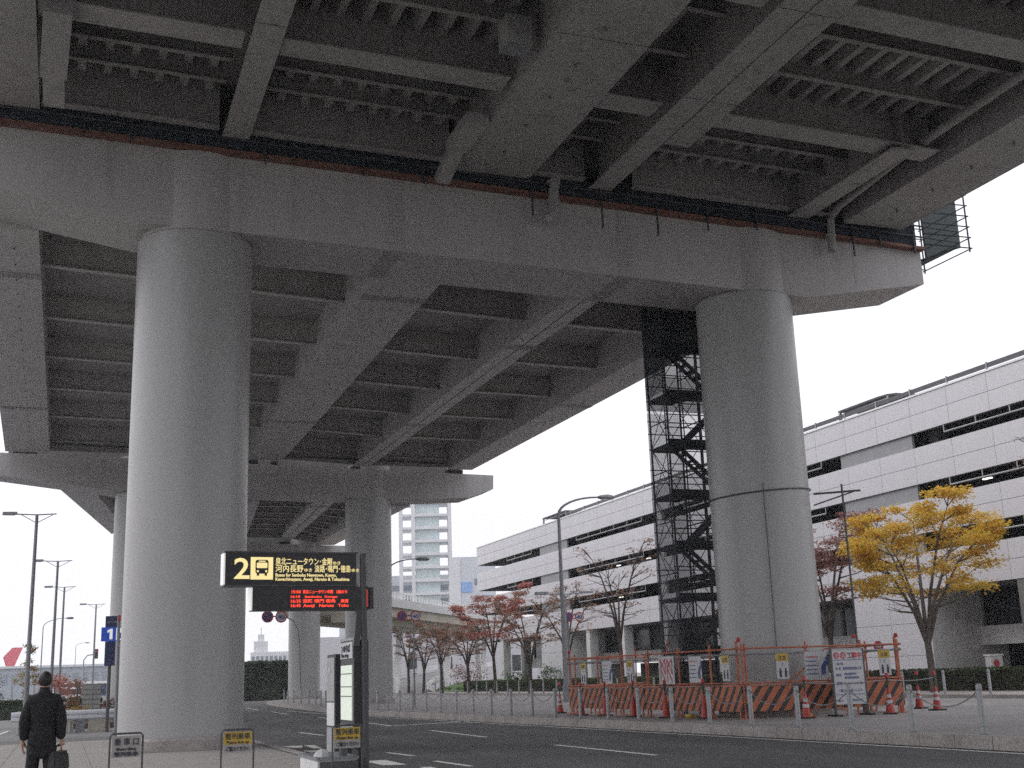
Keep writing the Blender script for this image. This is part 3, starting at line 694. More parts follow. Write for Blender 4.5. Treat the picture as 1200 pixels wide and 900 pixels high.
for gi, (z0, z1) in enumerate(GAPS):
    for (ya, yb) in ((53.5, 60.15), (103.35, 110.3)):
        mb = MB(); mb.box(GX + .14, GX + .3, ya, yb, z0 - .008, z1 + .008); obj('infill_panel', mb, M['gpanel'], gr)
    mb = MB(); mb.box(GX + .1, GX + .35, 83.9, 84.9, z0 - .008, z1 + .008); obj('pilaster', mb, M['offwhite'], gr)
    # guard rails set across the openings
    zr = z0 + (z1 - z0) * .52
    for (ya, yb) in ((38.5, 50.7), (62, 80), (87.3, 100.8), (112.3, 119.5)):
        mb = MB(); mb.tube([(GX + .02, ya, zr), (GX + .02, yb, zr)], .05, 8)
        n = int((yb - ya) / 3.05) + 1
        ro = obj('guard_rail', mb, M['galv'], gr, smooth=True)
        for k in range(n + 1):
            yy = ya + (yb - ya) * k / n
            st = MB(); st.box(GX + .0, GX + .04, yy - .03, yy + .03, zr + .03, z1 - .02); obj('rail_bracket', st, M['galv'], ro)
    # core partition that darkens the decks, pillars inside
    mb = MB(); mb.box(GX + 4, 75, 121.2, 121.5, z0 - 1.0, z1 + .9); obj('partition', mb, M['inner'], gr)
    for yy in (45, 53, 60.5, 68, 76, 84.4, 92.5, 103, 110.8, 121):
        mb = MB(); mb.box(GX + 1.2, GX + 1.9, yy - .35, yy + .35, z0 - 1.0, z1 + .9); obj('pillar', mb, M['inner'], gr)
for (x, y, z) in ((45.2, 49.9, 10.95), (45.4, 43.6, 8.2), (45.1, 46.2, 11.0), (46, 97.5, 10.95), (46, 91.5, 10.98), (45.6, 96.5, 8.1), (46, 62.5, 10.95), (46, 62.5, 8.1)):
    mb = MB(); mb.box(x, x + .16, y - .3, y + .3, z - .03, z + .03); obj('tube_light', mb, M['e_tube'], gr)
# ground floor
for (ya, yb) in ((53.5, 60.2), (103.3, 110.5)):
    for c in range(2):
        for r_ in range(3):
            y0 = ya + (yb - ya) / 2 * c; hh = (5.45 - .3) / 3
            mb = MB(); mb.box(GX, GX + .06, y0 + .012, y0 + (yb - ya) / 2 - .012, .3 + r_ * hh + .012, .3 + (r_ + 1) * hh - .012); obj('panel', mb, M['panel'], gr)
    mb = MB(); mb.box(GX + .062, GX + 5, ya, yb, .25, 5.44); obj('ground_wall', mb, M['offwhite'], gr)
for (yy, m_) in ((122, 'offwhite'), (115.9, 'inner'), (84.4, 'panel'), (92.2, 'offwhite'), (99.3, 'offwhite'), (68, 'offwhite'), (76, 'offwhite'), (46.5, 'inner'), (39, 'inner')):
    mb = MB(); mb.box(GX + .05, GX + .85, yy - .4, yy + .4, .25, 5.44); obj('pillar', mb, M[m_], gr)
for (ya, yb) in ((38, 53.5), (60.2, 103.3), (110.5, 121.6)):
    mb = MB(); mb.box(GX + 3.2, GX + 3.4, ya, yb, 2.45, 3.45); obj('spandrel', mb, M['offwhite'], gr)
    mb = MB(); mb.box(GX + 3.6, GX + 3.7, ya, yb, 3.45, 5.44); obj('window', mb, M['glassdark'], gr)
    n = max(2, int((yb - ya) / 3))
    for k in range(n + 1):
        yy = lerp(ya, yb, k / n)
        f = MB(); f.box(GX + 3.5, GX + 3.6, yy - .12, yy + .12, 3.45, 5.44); obj('mullion', f, M['inner'], gr)
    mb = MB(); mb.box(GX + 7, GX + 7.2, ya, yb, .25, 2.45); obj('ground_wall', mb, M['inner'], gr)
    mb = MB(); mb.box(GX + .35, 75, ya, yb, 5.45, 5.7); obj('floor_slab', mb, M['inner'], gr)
mb = MB(); mb.box(75, 75.3, YA, YZ, 0, 5); obj('ground_wall', mb, M['inner'], gr)
mb = MB(); mb.box(GX + .3, 75, 37.7, 37.99, 0, 16); obj('ground_wall', mb, M['offwhite'], gr)
# roof rail and vaulted stair covers
mb = MB(); mb.beam((GX + .2, YA, 16.32), (GX + .2, 103, 16.32), .08, .24); obj('roof_rail', mb, M['darkgrey'], gr)
for k in range(22):
    mb = MB(); mb.box(GX + .12, GX + .2, YA + k * 3.05 - .04, YA + k * 3.05 + .04, 16.05, 16.5); obj('rail_post', mb, M['galv'], gr)
for (y0, y1) in ((53.6, 60.3), (102, 109.9)):
    arc = [(y0, 16.35), (y0 + .5, 16.5), (y0 + 1.1, 16.66), (y0 + 1.9, 16.78), (y0 + 2.8, 16.82), (y1, 16.8)]
    mb = MB(); mb.prism([(GX + .4, y, z) for y, z in arc] + [(GX + .4, y, z - .1) for y, z in reversed(arc)], (3.4, 0, 0)); c = obj('stair_cover', mb, M['darkgrey'], gr)
    for yy in (y1 - .1, y0 + 1.9):
        p = MB(); p.box(GX + .4, GX + .55, yy - .07, yy + .07, 16.05, 16.72); obj('post', p, M['galv'], c)
    p = MB(); p.beam((GX + .45, y0 + 2, 16.55), (GX + .45, y1, 16.5), .05, .05); obj('rail', p, M['galv'], c)
    p = MB(); p.box(GX + 3.2, GX + 3.3, y0, y1 - 1.5, 16.05, 16.7); obj('back_panel', p, M['glassdark'], c)

# ================================================================== VEGETATION
def leaf_cloud(clusters, n, size, flat=.45, seed=0):
    """leaf faces spread round cluster centres (x,y,z,r)"""
    rnd = random.Random(seed); mb = MB(); V = mb.v; F = mb.f
    for (cx, cy, cz, cr) in clusters:
        k = max(3, int(n * cr))
        for _ in range(k):
            a = rnd.uniform(0, 2 * math.pi); q = rnd.random() ** .55 * cr
            x = cx + q * math.cos(a); y = cy + q * math.sin(a); z = cz + rnd.gauss(0, .42) * cr * flat
            u = Vector((rnd.gauss(0, 1), rnd.gauss(0, 1), rnd.gauss(0, .45))).normalized()
            v = u.cross(Vector((rnd.gauss(0, .5), rnd.gauss(0, .5), 1))).normalized()
            s = size * rnd.uniform(.6, 1.3)
            p = Vector((x, y, z)); i = len(V)
            V.extend([tuple(p - u * s * .5), tuple(p + v * s * .32), tuple(p + u * s * .5), tuple(p - v * s * .32)])
            F.append((i, i + 1, i + 2, i + 3))
    return mb
def tree(x, y, z, h, spread, fork, leaf, n, size, seed, label, group=None, trunk_r=.13, bark='bark', limbs=5, flat=.35, cover=1.0, up=.55, lo=.45):
    rnd = random.Random(seed)
    t = thing('street_tree', label, 'tree', (x, y, z), 0, group)
    mb = MB(); P = Vector((x, y, z))
    lean = Vector((rnd.uniform(-.12, .12), rnd.uniform(-.12, .12), 0))
    F = P + Vector((lean.x, lean.y, fork))
    mb.tube([P, P + Vector((0, 0, .15)), lerp(P, F, .5) + Vector((.03, .02, 0)), F], [trunk_r * 1.35, trunk_r * 1.05, trunk_r * .95, trunk_r * .85], 9)
    tr = obj('trunk', mb, M[bark], t, smooth=True)
    ends = []
    for i in range(limbs):
        a = 2 * math.pi * (i + rnd.uniform(-.25, .25)) / limbs
        L = spread * rnd.uniform(.45, .8); top = fork + (h - fork) * rnd.uniform(up, .97)
        E = P + Vector((math.cos(a) * L, math.sin(a) * L, top))
        C1 = F + Vector((math.cos(a) * L * .22, math.sin(a) * L * .22, (top - fork) * .35)); C2 = lerp(C1, E, .55) + Vector((0, 0, (top - fork) * .08))
        pts = [F - Vector((0, 0, .15)), C1, C2, E]; rr_ = [trunk_r * .62, trunk_r * .48, trunk_r * .3, trunk_r * .12]
        lm = MB(); lm.tube(pts, rr_, 6)
        for (base, f) in ((C1, 1.0), (lerp(C1, C2, .5), .95), (C2, .85), (lerp(C2, E, .5), .6), (E, .45)):
            for k in range(3 if f < .9 else 2):
                a2 = a + rnd.uniform(-1.25, 1.25); l2 = spread * rnd.uniform(.28, .55) * f
                e2 = base + Vector((math.cos(a2) * l2, math.sin(a2) * l2, rnd.uniform(.12, .5) * l2 + .1 * h * (1 - f)))
                e2.z = min(e2.z, z + h)
                mid = lerp(base, e2, .5) + Vector((0, 0, -.04 * l2))
                lm.tube([base, mid, e2], [trunk_r * .2 * f + .008, trunk_r * .12 + .005, .006], 4, caps=False)
                for s in range(3):
                    a3 = a2 + rnd.uniform(-1.2, 1.2); l3 = l2 * rnd.uniform(.3, .6)
                    b3 = lerp(mid, e2, rnd.random()); e3 = b3 + Vector((math.cos(a3) * l3, math.sin(a3) * l3, rnd.uniform(.05, .5) * l3))
                    e3.z = min(e3.z, z + h)
                    lm.tube([b3, e3], [.011, .005], 3, caps=False)
                    ends.append((e3, l3))
                ends.append((e2, l2))
        obj('limb', lm, M[bark], t, smooth=True, kind='stuff')
    cl = []
    for (e, l) in ends:
        if rnd.random() < cover and e.z - z > fork + (h - fork) * lo * .5:
            cl.append((e.x, e.y, e.z, spread * rnd.uniform(.10, .19)))
    if n and cl:
        mbx = leaf_cloud(cl, n, size, flat, seed + 1)
        obj('crown', mbx, M[leaf], t, kind='stuff', fix=False)
    return t
G = KZ + .10
tree(36.25, 44.85, G, 8.5, 3.75, 2.15, 'l_yellow', 160, .145, 3, 'tree with bright yellow leaves in front of the garage on the right', trunk_r=.17, bark='barkgrey', limbs=7, flat=.42, cover=.92, up=.5, lo=.7)
tree(36.0, 52.2, G, 8.8, 3.6, 2.6, 'l_purple', 85, .15, 15, 'thin tree with sparse dark red leaves between right pier column and yellow tree', trunk_r=.15, limbs=5, cover=.75, up=.45)
row = [(72.9, 10.0, 3.4, 'l_brown', 13, 'tall nearly bare tree left of the scaffold stair tower', .4, 3.2),
       (82.0, 7.8, 2.7, 'l_brown', 15, 'nearly bare slim tree right of the tall curved lamp post', .5, 2.6),
       (89.9, 8.0, 3.5, 'l_brown', 26, 'forked tree with thin russet leaves before the garage entrance', .6, 1.9),
       (98.0, 9.3, 3.4, 'l_red', 66, 'reddest tree of the row, in front of garage corner', .8, 3.0),
       (105.4, 6.6, 2.8, 'l_brown', 42, 'low russet tree just left of the reddest tree', .7, 2.4),
       (113.6, 6.7, 2.6, 'l_brown', 44, 'russet tree in front of the curving ramp, third from left of row', .7, 2.6),
       (120.1, 6.8, 2.3, 'l_brown', 40, 'russet tree near the speed limit signs, second from left of row', .6, 2.2),
       (125.7, 6.6, 1.9, 'l_brown', 24, 'leftmost thin tree of the row beside second pier column', .5, 2.4)]
for i, (y, h, sp, lf, n, lab, cov, fk_) in enumerate(row):
    tree(34.3, y, G, h, sp, fk_, lf, n, .19, 40 + i, lab, 'street trees along the garage', trunk_r=.15, limbs=5, cover=cov)
tree(38.6, 36.9, G, 10.5, 3.0, 3.5, 'l_brown', 4, .15, 71, 'bare twigged tree at the right edge of the photo', trunk_r=.13, limbs=4, cover=.2)
tree(36.5, 61, G, 5.2, 2.0, 2.2, 'l_rust', 60, .17, 77, 'low rust coloured tree just right of the right pier column', trunk_r=.09, limbs=5, cover=.9)
# hedges
def hedge(label, x0, x1, y0, y1, z0, h, leaf, n, seed, size=.16, core='hedge'):
    rnd = random.Random(seed)
    t = thing('hedge', label, 'hedge', ((x0 + x1) / 2, (y0 + y1) / 2, z0))
    mb = MB(); mb.box(x0 + .15, x1 - .15, y0 + .15, y1 - .15, z0, z0 + h * .86); obj('branches', mb, M['twig' if core == 'hedge' else core], t)
    lf = MB()
    for _ in range(n):
        f = rnd.random(); x = rnd.uniform(x0, x1); y = rnd.uniform(y0, y1); z = z0 + h * (.86 + rnd.uniform(-.08, .14))
        if f < .55:
            z = z0 + rnd.random() ** .8 * h; s = rnd.random()
            if s < .65: x = x0 + rnd.uniform(-.05, .2)
            elif s < .85: y = y0 + rnd.uniform(-.05, .2)
            else: y = y1 - rnd.uniform(-.05, .2)
        u = Vector((rnd.gauss(0, 1), rnd.gauss(0, 1), rnd.gauss(0, 1))).normalized(); v = u.orthogonal().normalized()
        p = Vector((x, y, z)); s = size * rnd.uniform(.6, 1.4); i = len(lf.v)
        lf.v.extend([tuple(p - u * s * .5), tuple(p + v * s * .35), tuple(p + u * s * .5), tuple(p - v * s * .35)]); lf.f.append((i, i + 1, i + 2, i + 3))
    obj('leaves', lf, M[leaf], t, kind='stuff', fix=False); return t
hedge('long clipped green hedge in front of the garage', 38.2, 39.4, 41, 119, KZ + .10, 1.0, 'l_hedge', 20000, 5)
hedge('dark tall overgrown hedge wall at the far end of the bus road', 16.2, 26, 139, 142, -.03, 4.3, 'l_dark', 5000, 6, .5, 'hedgedark')
hedge('dark low hedge behind the person at the far left', -7, -1.6, 88, 89.5, -.03, 1.25, 'l_dark', 1800, 8, .25, 'hedgedark')
hedge('short dark hedge behind the flower bed by the left pier', .5, 2.3, 78, 79.3, -.03, 1.3, 'l_dark', 900, 9, .25, 'hedgedark')
hedge('brownish hedge strip at the road bend left of the second pier', 12.5, 15.5, 136, 138.5, -.03, 2.0, 'l_rust', 700, 10, .35, 'twig')
# lawn and ramp
g = MB(); n = 10
for i in range(n): pass
g.add([(38.3, 100, .36), (43.2, 100, .36), (47, 131, .36), (38.3, 131, .36), (39.6, 108, 1.0), (42.6, 108, 1.1), (45, 126, 1.5), (39.8, 126, 1.2)], [(0, 1, 5, 4), (1, 2, 6, 5), (2, 3, 7, 6), (3, 0, 4, 7), (4, 5, 6, 7)])
lawn = obj('lawn', g, M['grass'], kind='structure')
lg = MB(); rnd = random.Random(3)
for _ in range(5000):
    x = rnd.uniform(38.6, 44); y = rnd.uniform(101, 130); z = 1.15 if 39.6 < x < 43 and 107 < y < 127 else .7
    z += rnd.uniform(0, .15); s = .16; a = rnd.uniform(0, 6.28); i = len(lg.v)
    lg.v.extend([(x - s * math.cos(a) * .4, y - s * math.sin(a) * .4, z - .3), (x + s * math.cos(a) * .4, y + s * math.sin(a) * .4, z - .3), (x, y, z)]); lg.f.append((i, i + 1, i + 2))
tag(obj('grass', lg, M['l_green'], kind='stuff', fix=False), 'green grass on the bank left of the garage', 'grass')
def shrub(x, y, z, r, h, leaf, seed, label, n=420, size=.2, group=None):
    t = thing('shrub', label, 'shrub', (x, y, z), 0, group); rnd = random.Random(seed)
    mb = MB()
    for k in range(5):
        a = k * 1.26; mb.tube([(x, y, z), (x + r * .5 * math.cos(a), y + r * .5 * math.sin(a), z + h * .7)], [.04, .015], 5)
    obj('stems', mb, M['bark'], t, kind='stuff')
    cl = [(x + rnd.uniform(-.6, .6) * r, y + rnd.uniform(-.6, .6) * r, z + h * rnd.uniform(.35, .9), r * .45) for _ in range(10)]
    obj('foliage', leaf_cloud(cl, n / 10 / (r * .45), size, .9, seed), M[leaf], t, kind='stuff', fix=False); return t
shrub(38.6, 118, .4, 2.0, 2.9, 'l_purple', 1, 'plum coloured shrub on the lawn left of the garage', 700, .22)
shrub(41.5, 112, .4, 1.6, 1.9, 'l_green', 2, 'round dark green bush on the lawn beside the garage corner', 600, .22)
shrub(42.6, 106, .4, 1.2, 2.2, 'l_green', 3, 'green bush nearest the garage entrance pillars', 500, .2)

# ================================================================== FAR BUILDINGS, ELEVATED ROAD
er = thing('elevated_road', 'pale elevated road crossing behind the row of russet trees', 'bridge', (36, 130, 0))
A = Vector((27.4, 117.6, 9.57)); B = Vector((66, 177, 9.75)); d = (B - A).normalized(); nrm = Vector((-d.y, d.x, 0)).normalized()
def strip(name, o0, o1, z0, z1, m_):
    mb = MB(); a0, a1, b0, b1 = A + nrm * o0, A + nrm * o1, B + nrm * o0, B + nrm * o1
    mb.hexa([a0 + Vector((0, 0, z0)), a1 + Vector((0, 0, z0)), b1 + Vector((0, 0, z0)), b0 + Vector((0, 0, z0)), a0 + Vector((0, 0, z1)), a1 + Vector((0, 0, z1)), b1 + Vector((0, 0, z1)), b0 + Vector((0, 0, z1))]); return obj(name, mb, M[m_], er)
strip('deck', 0, 9, -1.35, 0, 'beige'); strip('fascia', -.35, -.02, -.35, .55, 'offwhite'); strip('fascia', 9.02, 9.4, -.35, .55, 'offwhite'); strip('girder', 1.2, 3.2, -2.1, -1.36, 'beige'); strip('girder', 5.5, 7.5, -2.1, -1.36, 'beige')
mb = MB(); L = (B - A).length
for k in range(int(L / 1.1)):
    p = A + d * (k * 1.1) + nrm * -.2; mb.box(p.x - .06, p.x + .06, p.y - .06, p.y + .06, p.z + .55, p.z + 1.15)
obj('baluster', mb, M['white'], er, kind='stuff')
mb = MB(); mb.beam(A + nrm * -.2 + Vector((0, 0, 1.18)), B + nrm * -.2 + Vector((0, 0, 1.18)), .1, .08); obj('handrail', mb, M['white'], er)
for t_ in (.32, .62, .9):
    c = A + d * L * t_ + nrm * 4.3; c.z = 0
    for s in (-1, 1):
        mb = MB(); mb.beam(c + d * s * .5 + Vector((0, 0, 0)), c + d * s * 2.6 + Vector((0, 0, 7.5)), .55, .7, (nrm.x, nrm.y, 0)); obj('pillar', mb, M['white'], er)
    mb = MB(); mb.beam(c - nrm * 3 + Vector((0, 0, 7.3)), c + nrm * 3 + Vector((0, 0, 7.3)), .8, .5); obj('cross_beam', mb, M['white'], er)
# ground ramp with white guard rails
rp = MB(); cl = [(34.5, 130, .02), (37, 142, .3), (42, 156, 1.0), (50, 172, 2.0), (62, 190, 3.2)]
rpL = [(x - 3.5, y + 1.6, z) for x, y, z in cl]; rpR = [(x + 3.5, y - 1.6, z) for x, y, z in cl]
rp.add(rpL + rpR, [(i, i + 5, i + 6, i + 1) for i in range(4)]); struct('ramp_road', rp, M['asphalt2'])
for nm, line, lab in (('guardrail', rpR, 'white guardrail along right edge of the curving ramp'), ('guardrail', rpL, 'white guardrail along left edge of the curving ramp')):
    t = thing(nm, lab, 'guardrail', line[0], 0, 'ramp guardrails')
    for zz in (.45, .8):
        mb = MB()
        for a, b in zip(line[:-1], line[1:]): mb.beam(Vector(a) + Vector((0, 0, zz)), Vector(b) + Vector((0, 0, zz)), .06, .28)
        obj('rail', mb, M['white'], t)
    mb = MB()
    for (p, dd) in along([(a[0], a[1]) for a in line], 4):
        mb.box(p.x - .06, p.x + .06, p.y - .06, p.y + .06, 0, 1.2)
    obj('posts', mb, M['galv'], t, kind='stuff')
# low white wall building behind the ramp
lb = thing('low_building', 'low white building behind the ramp and forked road pillars', 'building', (58, 185, 0))
mb = MB(); mb.box(40, 82, 205, 215, -.03, 9.2); obj('wall', mb, M['panel'], lb)
for k in range(6):
    p = MB(); p.box(43 + k * 6.4, 44.6 + k * 6.4, 204.9, 205.1, 2.6, 5.4); w_ = obj('window', p, M['glassdark'], lb); f = MB(); f.box(42.9 + k * 6.4, 44.7 + k * 6.4, 204.88, 204.98, 2.4, 2.6); obj('sill', f, M['offwhite'], w_)
# glass tower with open corner frame
tw = thing('glass_tower', 'tall pale tower with green glass bays and open white corner frame, behind the elevated road', 'tower', (102.9, 355, 0), R(-16))
def tl(name, mb, m_, par=None): return obj(name, mb, M[m_], par or tw, local=True)
FH = 4.0
for px in (-7.7, -3.9, 7.4):
    mb = MB(); mb.box(px - .55, px + .55, -1, 0.1, -.03, 62); tl('column', mb, 'pale')
mb = MB(); mb.box(6.8, 7.9, 8, 9, -.03, 62); tl('column', mb, 'pale'); mb = MB(); mb.box(-8.2, -7.2, 8, 9, -.03, 62); tl('column', mb, 'pale')
mb = MB(); mb.box(-3.3, 4.2, 2.2, 9.5, -.03, 61); tl('core', mb, 'paleblue')
for k in range(1, 16):
    z = k * FH - 1
    mb = MB(); mb.box(-8.1, 7.8, -.8, 9, z - .35, z + .35); tl('floor_slab', mb, 'pale')
    mb = MB(); mb.box(-3.4, 4.2, .9, 1.0, z + .36, z + .95); s_ = tl('spandrel', mb, 'pale')
    for c in range(4):
        mb = MB(); mb.box(-3.2 + c * 1.85, -3.2 + c * 1.85 + 1.72, 1.2, 1.3, z + .4, z + FH - .4); p_ = tl('window', mb, 'glass')
        f = MB(); f.box(-3.2 + c * 1.85 + 1.72, -3.2 + c * 1.85 + 1.85, 1.1, 1.3, z + .4, z + FH - .4); obj('mullion', f, M['pale'], p_, local=True)
ob = thing('office_block', 'grey blue office block with dark window bands around the tower foot', 'building', (100, 372, 0), R(-16))
mb = MB(); mb.box(-20, 19, 0, 14, -.03, 34); obj('wall', mb, M['paleblue'], ob, local=True)
for k in range(7):
    for (xa, xb) in ((-18, -9), (-7, 3), (7, 17)):
        mb = MB(); mb.box(xa, xb, -.12, -.01, 4 + k * 4.2, 5.7 + k * 4.2); obj('window', mb, mat('bandglass', (.2, .23, .27), .3), ob, local=True) if (k, xa) == (0, -18) else obj('window', mb, bpy.data.materials['bandglass'], ob, local=True)
bb = thing('blue_sign_building', 'pale blue building with a small blue sign between the tower and garage', 'building', (92.6, 285, 0), R(-18))
mb = MB(); mb.box(-3.8, 7.5, 0, 10, -.03, 31); obj('wall', mb, M['paleblue'], bb, local=True)
mb = MB(); mb.box(-3.9, -1.2, -.3, -.02, -.03, 31); obj('pilaster', mb, M['pale'], bb, local=True)
mb = MB(); mb.box(-1.0, 1.6, -.25, -.02, 22.3, 24.8); obj('sign_panel', mb, mat('sky_blue_sign', (.25, .42, .75), .5), bb, local=True)
for k in range(6):
    mb = MB(); mb.box(2.2, 6.8, -.1, -.01, 3 + 4.2 * k, 4.6 + 4.2 * k); obj('window', mb, bpy.data.materials['bandglass'], bb, local=True)
# white hotel like building beyond the road bend
hb = thing('white_building', 'distant white building with rows of small windows and a stepped tower above dark hedge', 'building', (61.5, 395, 0), R(-9))
mb = MB(); mb.box(-5.6, 6.5, 0, 10, -.03, 12); obj('wall', mb, M['pale'], hb, local=True)
mb = MB(); mb.box(-4.6, -.2, 1, 8, 12, 15.4); obj('tower', mb, M['pale'], hb, local=True)
mb = MB(); mb.box(-3.4, -1.4, 2, 6, 15.4, 17.6); tt = obj('mast_base', mb, M['pale'], hb, local=True); mb = MB(); mb.tube([(-2.4, 4, 17.6), (-2.4, 4, 20)], .12, 6); obj('mast', mb, M['galv'], tt, local=True)
for r_ in range(3):
    for c in range(8):
        mb = MB(); mb.box(-5.2 + c * 1.42, -4.3 + c * 1.42, -.08, -.01, 3.6 + r_ * 2.8, 5.1 + r_ * 2.8); obj('window', mb, bpy.data.materials['bandglass'], hb, local=True)
# grey terminal far left
tm = thing('airport_terminal', 'long low blue grey airport building on the horizon at far left', 'building', (-5, 420, 0))
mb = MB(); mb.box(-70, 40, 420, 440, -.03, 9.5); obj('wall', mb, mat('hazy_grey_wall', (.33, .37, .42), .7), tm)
for k in range(36):
    mb = MB(); mb.box(-69 + k * 3, -67.2 + k * 3, 419.8, 420, 4.5, 7.6); obj('window', mb, bpy.data.materials['bandglass'], tm)
mb = MB(); mb.box(-70, 40, 419, 441, 9.5, 10.2); obj('roof', mb, M['paleblue'], tm)

# ================================================================== SCAFFOLD STAIR TOWER
sc = thing('scaffold_tower', 'dark scaffold stair tower with netting rising beside the right pier column', 'scaffold tower', (20, 35.6, KZ))
SX = (18.75, 19.95, 21.6); SY = (35.2, 36.5); ZT = 14.3
lifts = [KZ + 2.02 + k * 1.71 for k in range(7)]     # platform heights
for x in SX:
    for y in SY: pole(sc, (x, y, KZ), (x, y, ZT if x < 20.5 else 13.2), .034, 'standard')
for y in SY:
    pole(sc, (19.35, y, KZ), (19.35, y, 13.4), .022, 'standard'); pole(sc, (20.75, y, KZ), (20.75, y, 13.4), .022, 'standard')
zs = [KZ + .3] + lifts
for k, z in enumerate(zs):
    zn = zs[k + 1] if k + 1 < len(zs) else ZT
    for y in SY:
        for dz in (0, .55, 1.0): pole(sc, (SX[0] - .1, y, z + dz), (SX[-1] + .1, y, z + dz), .02, 'ledger')
    for x in SX:
        for dz in (0, .8): pole(sc, (x, SY[0], z + dz), (x, SY[1], z + dz), .02, 'transom')
    for y in SY:
        pole(sc, (SX[0], y, z), (SX[1], y, zn), .014, 'brace'); pole(sc, (SX[1], y, z), (SX[0], y, zn), .014, 'brace')
        pole(sc, (SX[1], y, zn), (SX[2], y, z), .014, 'brace')
    pole(sc, (SX[0], SY[0], z), (SX[0], SY[1], zn), .014, 'brace'); pole(sc, (SX[0], SY[1], z), (SX[0], SY[0], zn), .014, 'brace')
for k, z in enumerate(lifts):
    p = MB(); p.box(SX[0], SX[0] + .9, SY[0], SY[1], z - .10, z); obj('platform', p, M['net'], sc)
    p = MB(); p.box(SX[0] + .9, SX[2] + .1, SY[0], SY[0] + .55, z - .10, z); obj('platform', p, M['net'], sc)
    p = MB(); p.box(SX[0] - .02, SX[2] + .1, SY[0] - .03, SY[0] - .005, z - .06, z + .15); obj('toe_board', p, M['scaf'], sc)
    if k + 1 < len(lifts):
        zn = lifts[k + 1]; xa, xb = (SX[0] + .8, SX[2] - .1) if k % 2 == 0 else (SX[2] - .1, SX[0] + .8)
        for yy in (SY[1] - .58, SY[1] - .1):
            p = MB(); p.beam((xa, yy, z), (xb, yy, zn), .04, .14); st = obj('stair_stringer', p, M['scaf'], sc)
        for s in range(1, 8):
            f = s / 8; p = MB(); xx = lerp(xa, xb, f); zz = lerp(z, zn, f); p.box(xx - .11, xx + .11, SY[1] - .56, SY[1] - .12, zz - .02, zz + .02); obj('stair_tread', p, M['scaf'], sc)
for (z0, z1, m_) in ((KZ + .5, 5.6, 'mesh_net'), (5.7, 10.9, 'mesh_net'), (10.9, 14.2, 'mesh_net2')):
    p = MB(); p.box(SX[0] - .07, SX[0] - .06, SY[0] - .06, SY[1] + .06, z0, z1); obj('net_panel', p, M[m_], sc)
p = MB(); p.box(SX[0] - .05, SX[2], SY[0] - .08, SY[0] - .07, KZ + .5, 11.3); obj('net_panel', p, M['mesh_net'], sc)
p = MB(); p.box(SX[0] - .06, SX[2], SY[0] - .08, SY[0] - .07, 12.2, 14.2); obj('net_panel', p, M['mesh_net2'], sc)
p = MB(); p.box(SX[0] - .06, SX[2], SY[1] + .07, SY[1] + .08, 10.5, 14.2); obj('net_panel', p, M['mesh_net2'], sc)
p = MB(); p.box(SX[0] - .06, SX[1], SY[1] + .07, SY[1] + .08, KZ, 10.4); obj('net_panel', p, M['mesh_net'], sc)

# ================================================================== STREET FURNITURE, FAR PAVEMENT
def kerb_x(y):
    for (a, b) in zip(FP[:-1], FP[1:]):
        if a[1] <= y <= b[1]: return lerp(a[0], b[0], (y - a[1]) / (b[1] - a[1]))
    return FP[-1][0]
def bollard(label, loc, group):
    t = thing('bollard', label, 'bollard', loc, 0, group)
    mb = MB(); mb.lathe([(.058, 0), (.058, .92), (.052, .95), (.03, .97), (.0, .975)][:4], (0, 0, 0), 14); obj('post', mb, M['galv'], t, smooth=True, local=True)
    mb = MB(); mb.lathe([(.085, 0), (.085, .02), (.06, .025)], (0, 0, 0), 14); obj('base_plate', mb, M['galvdark'], t, smooth=True, local=True)
    mb = MB(); mb.lathe([(.063, .84), (.063, .87)], (0, 0, 0), 14); obj('chain_collar', mb, M['galvdark'], t, smooth=True, local=True)
    return t
bx = [(16.84, 19.53)]
p0, p1 = Vector((16.84, 19.53, KZ)), Vector((15.2, 59.7, KZ))
b0 = None; blocs = []
for i in range(24):
    if i < 21: p = lerp(p0, p1, i / 20)
    else: y = 59.7 + 2.02 * (i - 20); p = Vector((kerb_x(y) + .75, y, KZ))
    blocs.append(p)
    lab = 'galvanised bollard of the chained row along the road kerb, %s from the right' % ordinal(i)
    if b0 is None: b0 = bollard(lab, p, 'chained bollards along the road kerb')
    else: dup(b0, p, 0, lab)
for i, (a, b) in enumerate(zip(blocs[:-1], blocs[1:])):
    pts = []
    for k in range(11):
        f = k / 10; q = lerp(a, b, f); q = q + Vector((0, 0, .86 - .34 * (1 - (2 * f - 1) ** 2))); pts.append(q)
    mb = MB(); mb.tube(pts, .013, 5)
    tag(obj('chain', mb, M['galvdark'], smooth=True), 'sagging chain between the %s and %s kerb bollards from the right' % (ordinal(i), ordinal(i + 1)), 'chain', 'chains between the kerb bollards')
for i in range(26):
    y = 38.5 + i * 2.62
    dup(b0, (33.75, y, KZ + .1), 0, 'grey bollard of the farther unchained row before the hedge, %s from the right' % ordinal(i), 'farther bollards before the hedge')
nose = [(14.95, 70.2), (15.05, 73), (15.2, 76), (15.5, 79), (15.75, 82), (16.05, 86), (16.4, 91), (16.75, 96), (17.15, 101), (17.7, 106)]
for i, (x, y) in enumerate(nose):
    dup(b0, (x + .2, y, KZ), 0, 'grey bollard on the island tip around the far columns, %s from the near end' % ordinal(i), 'bollards on the island tip')

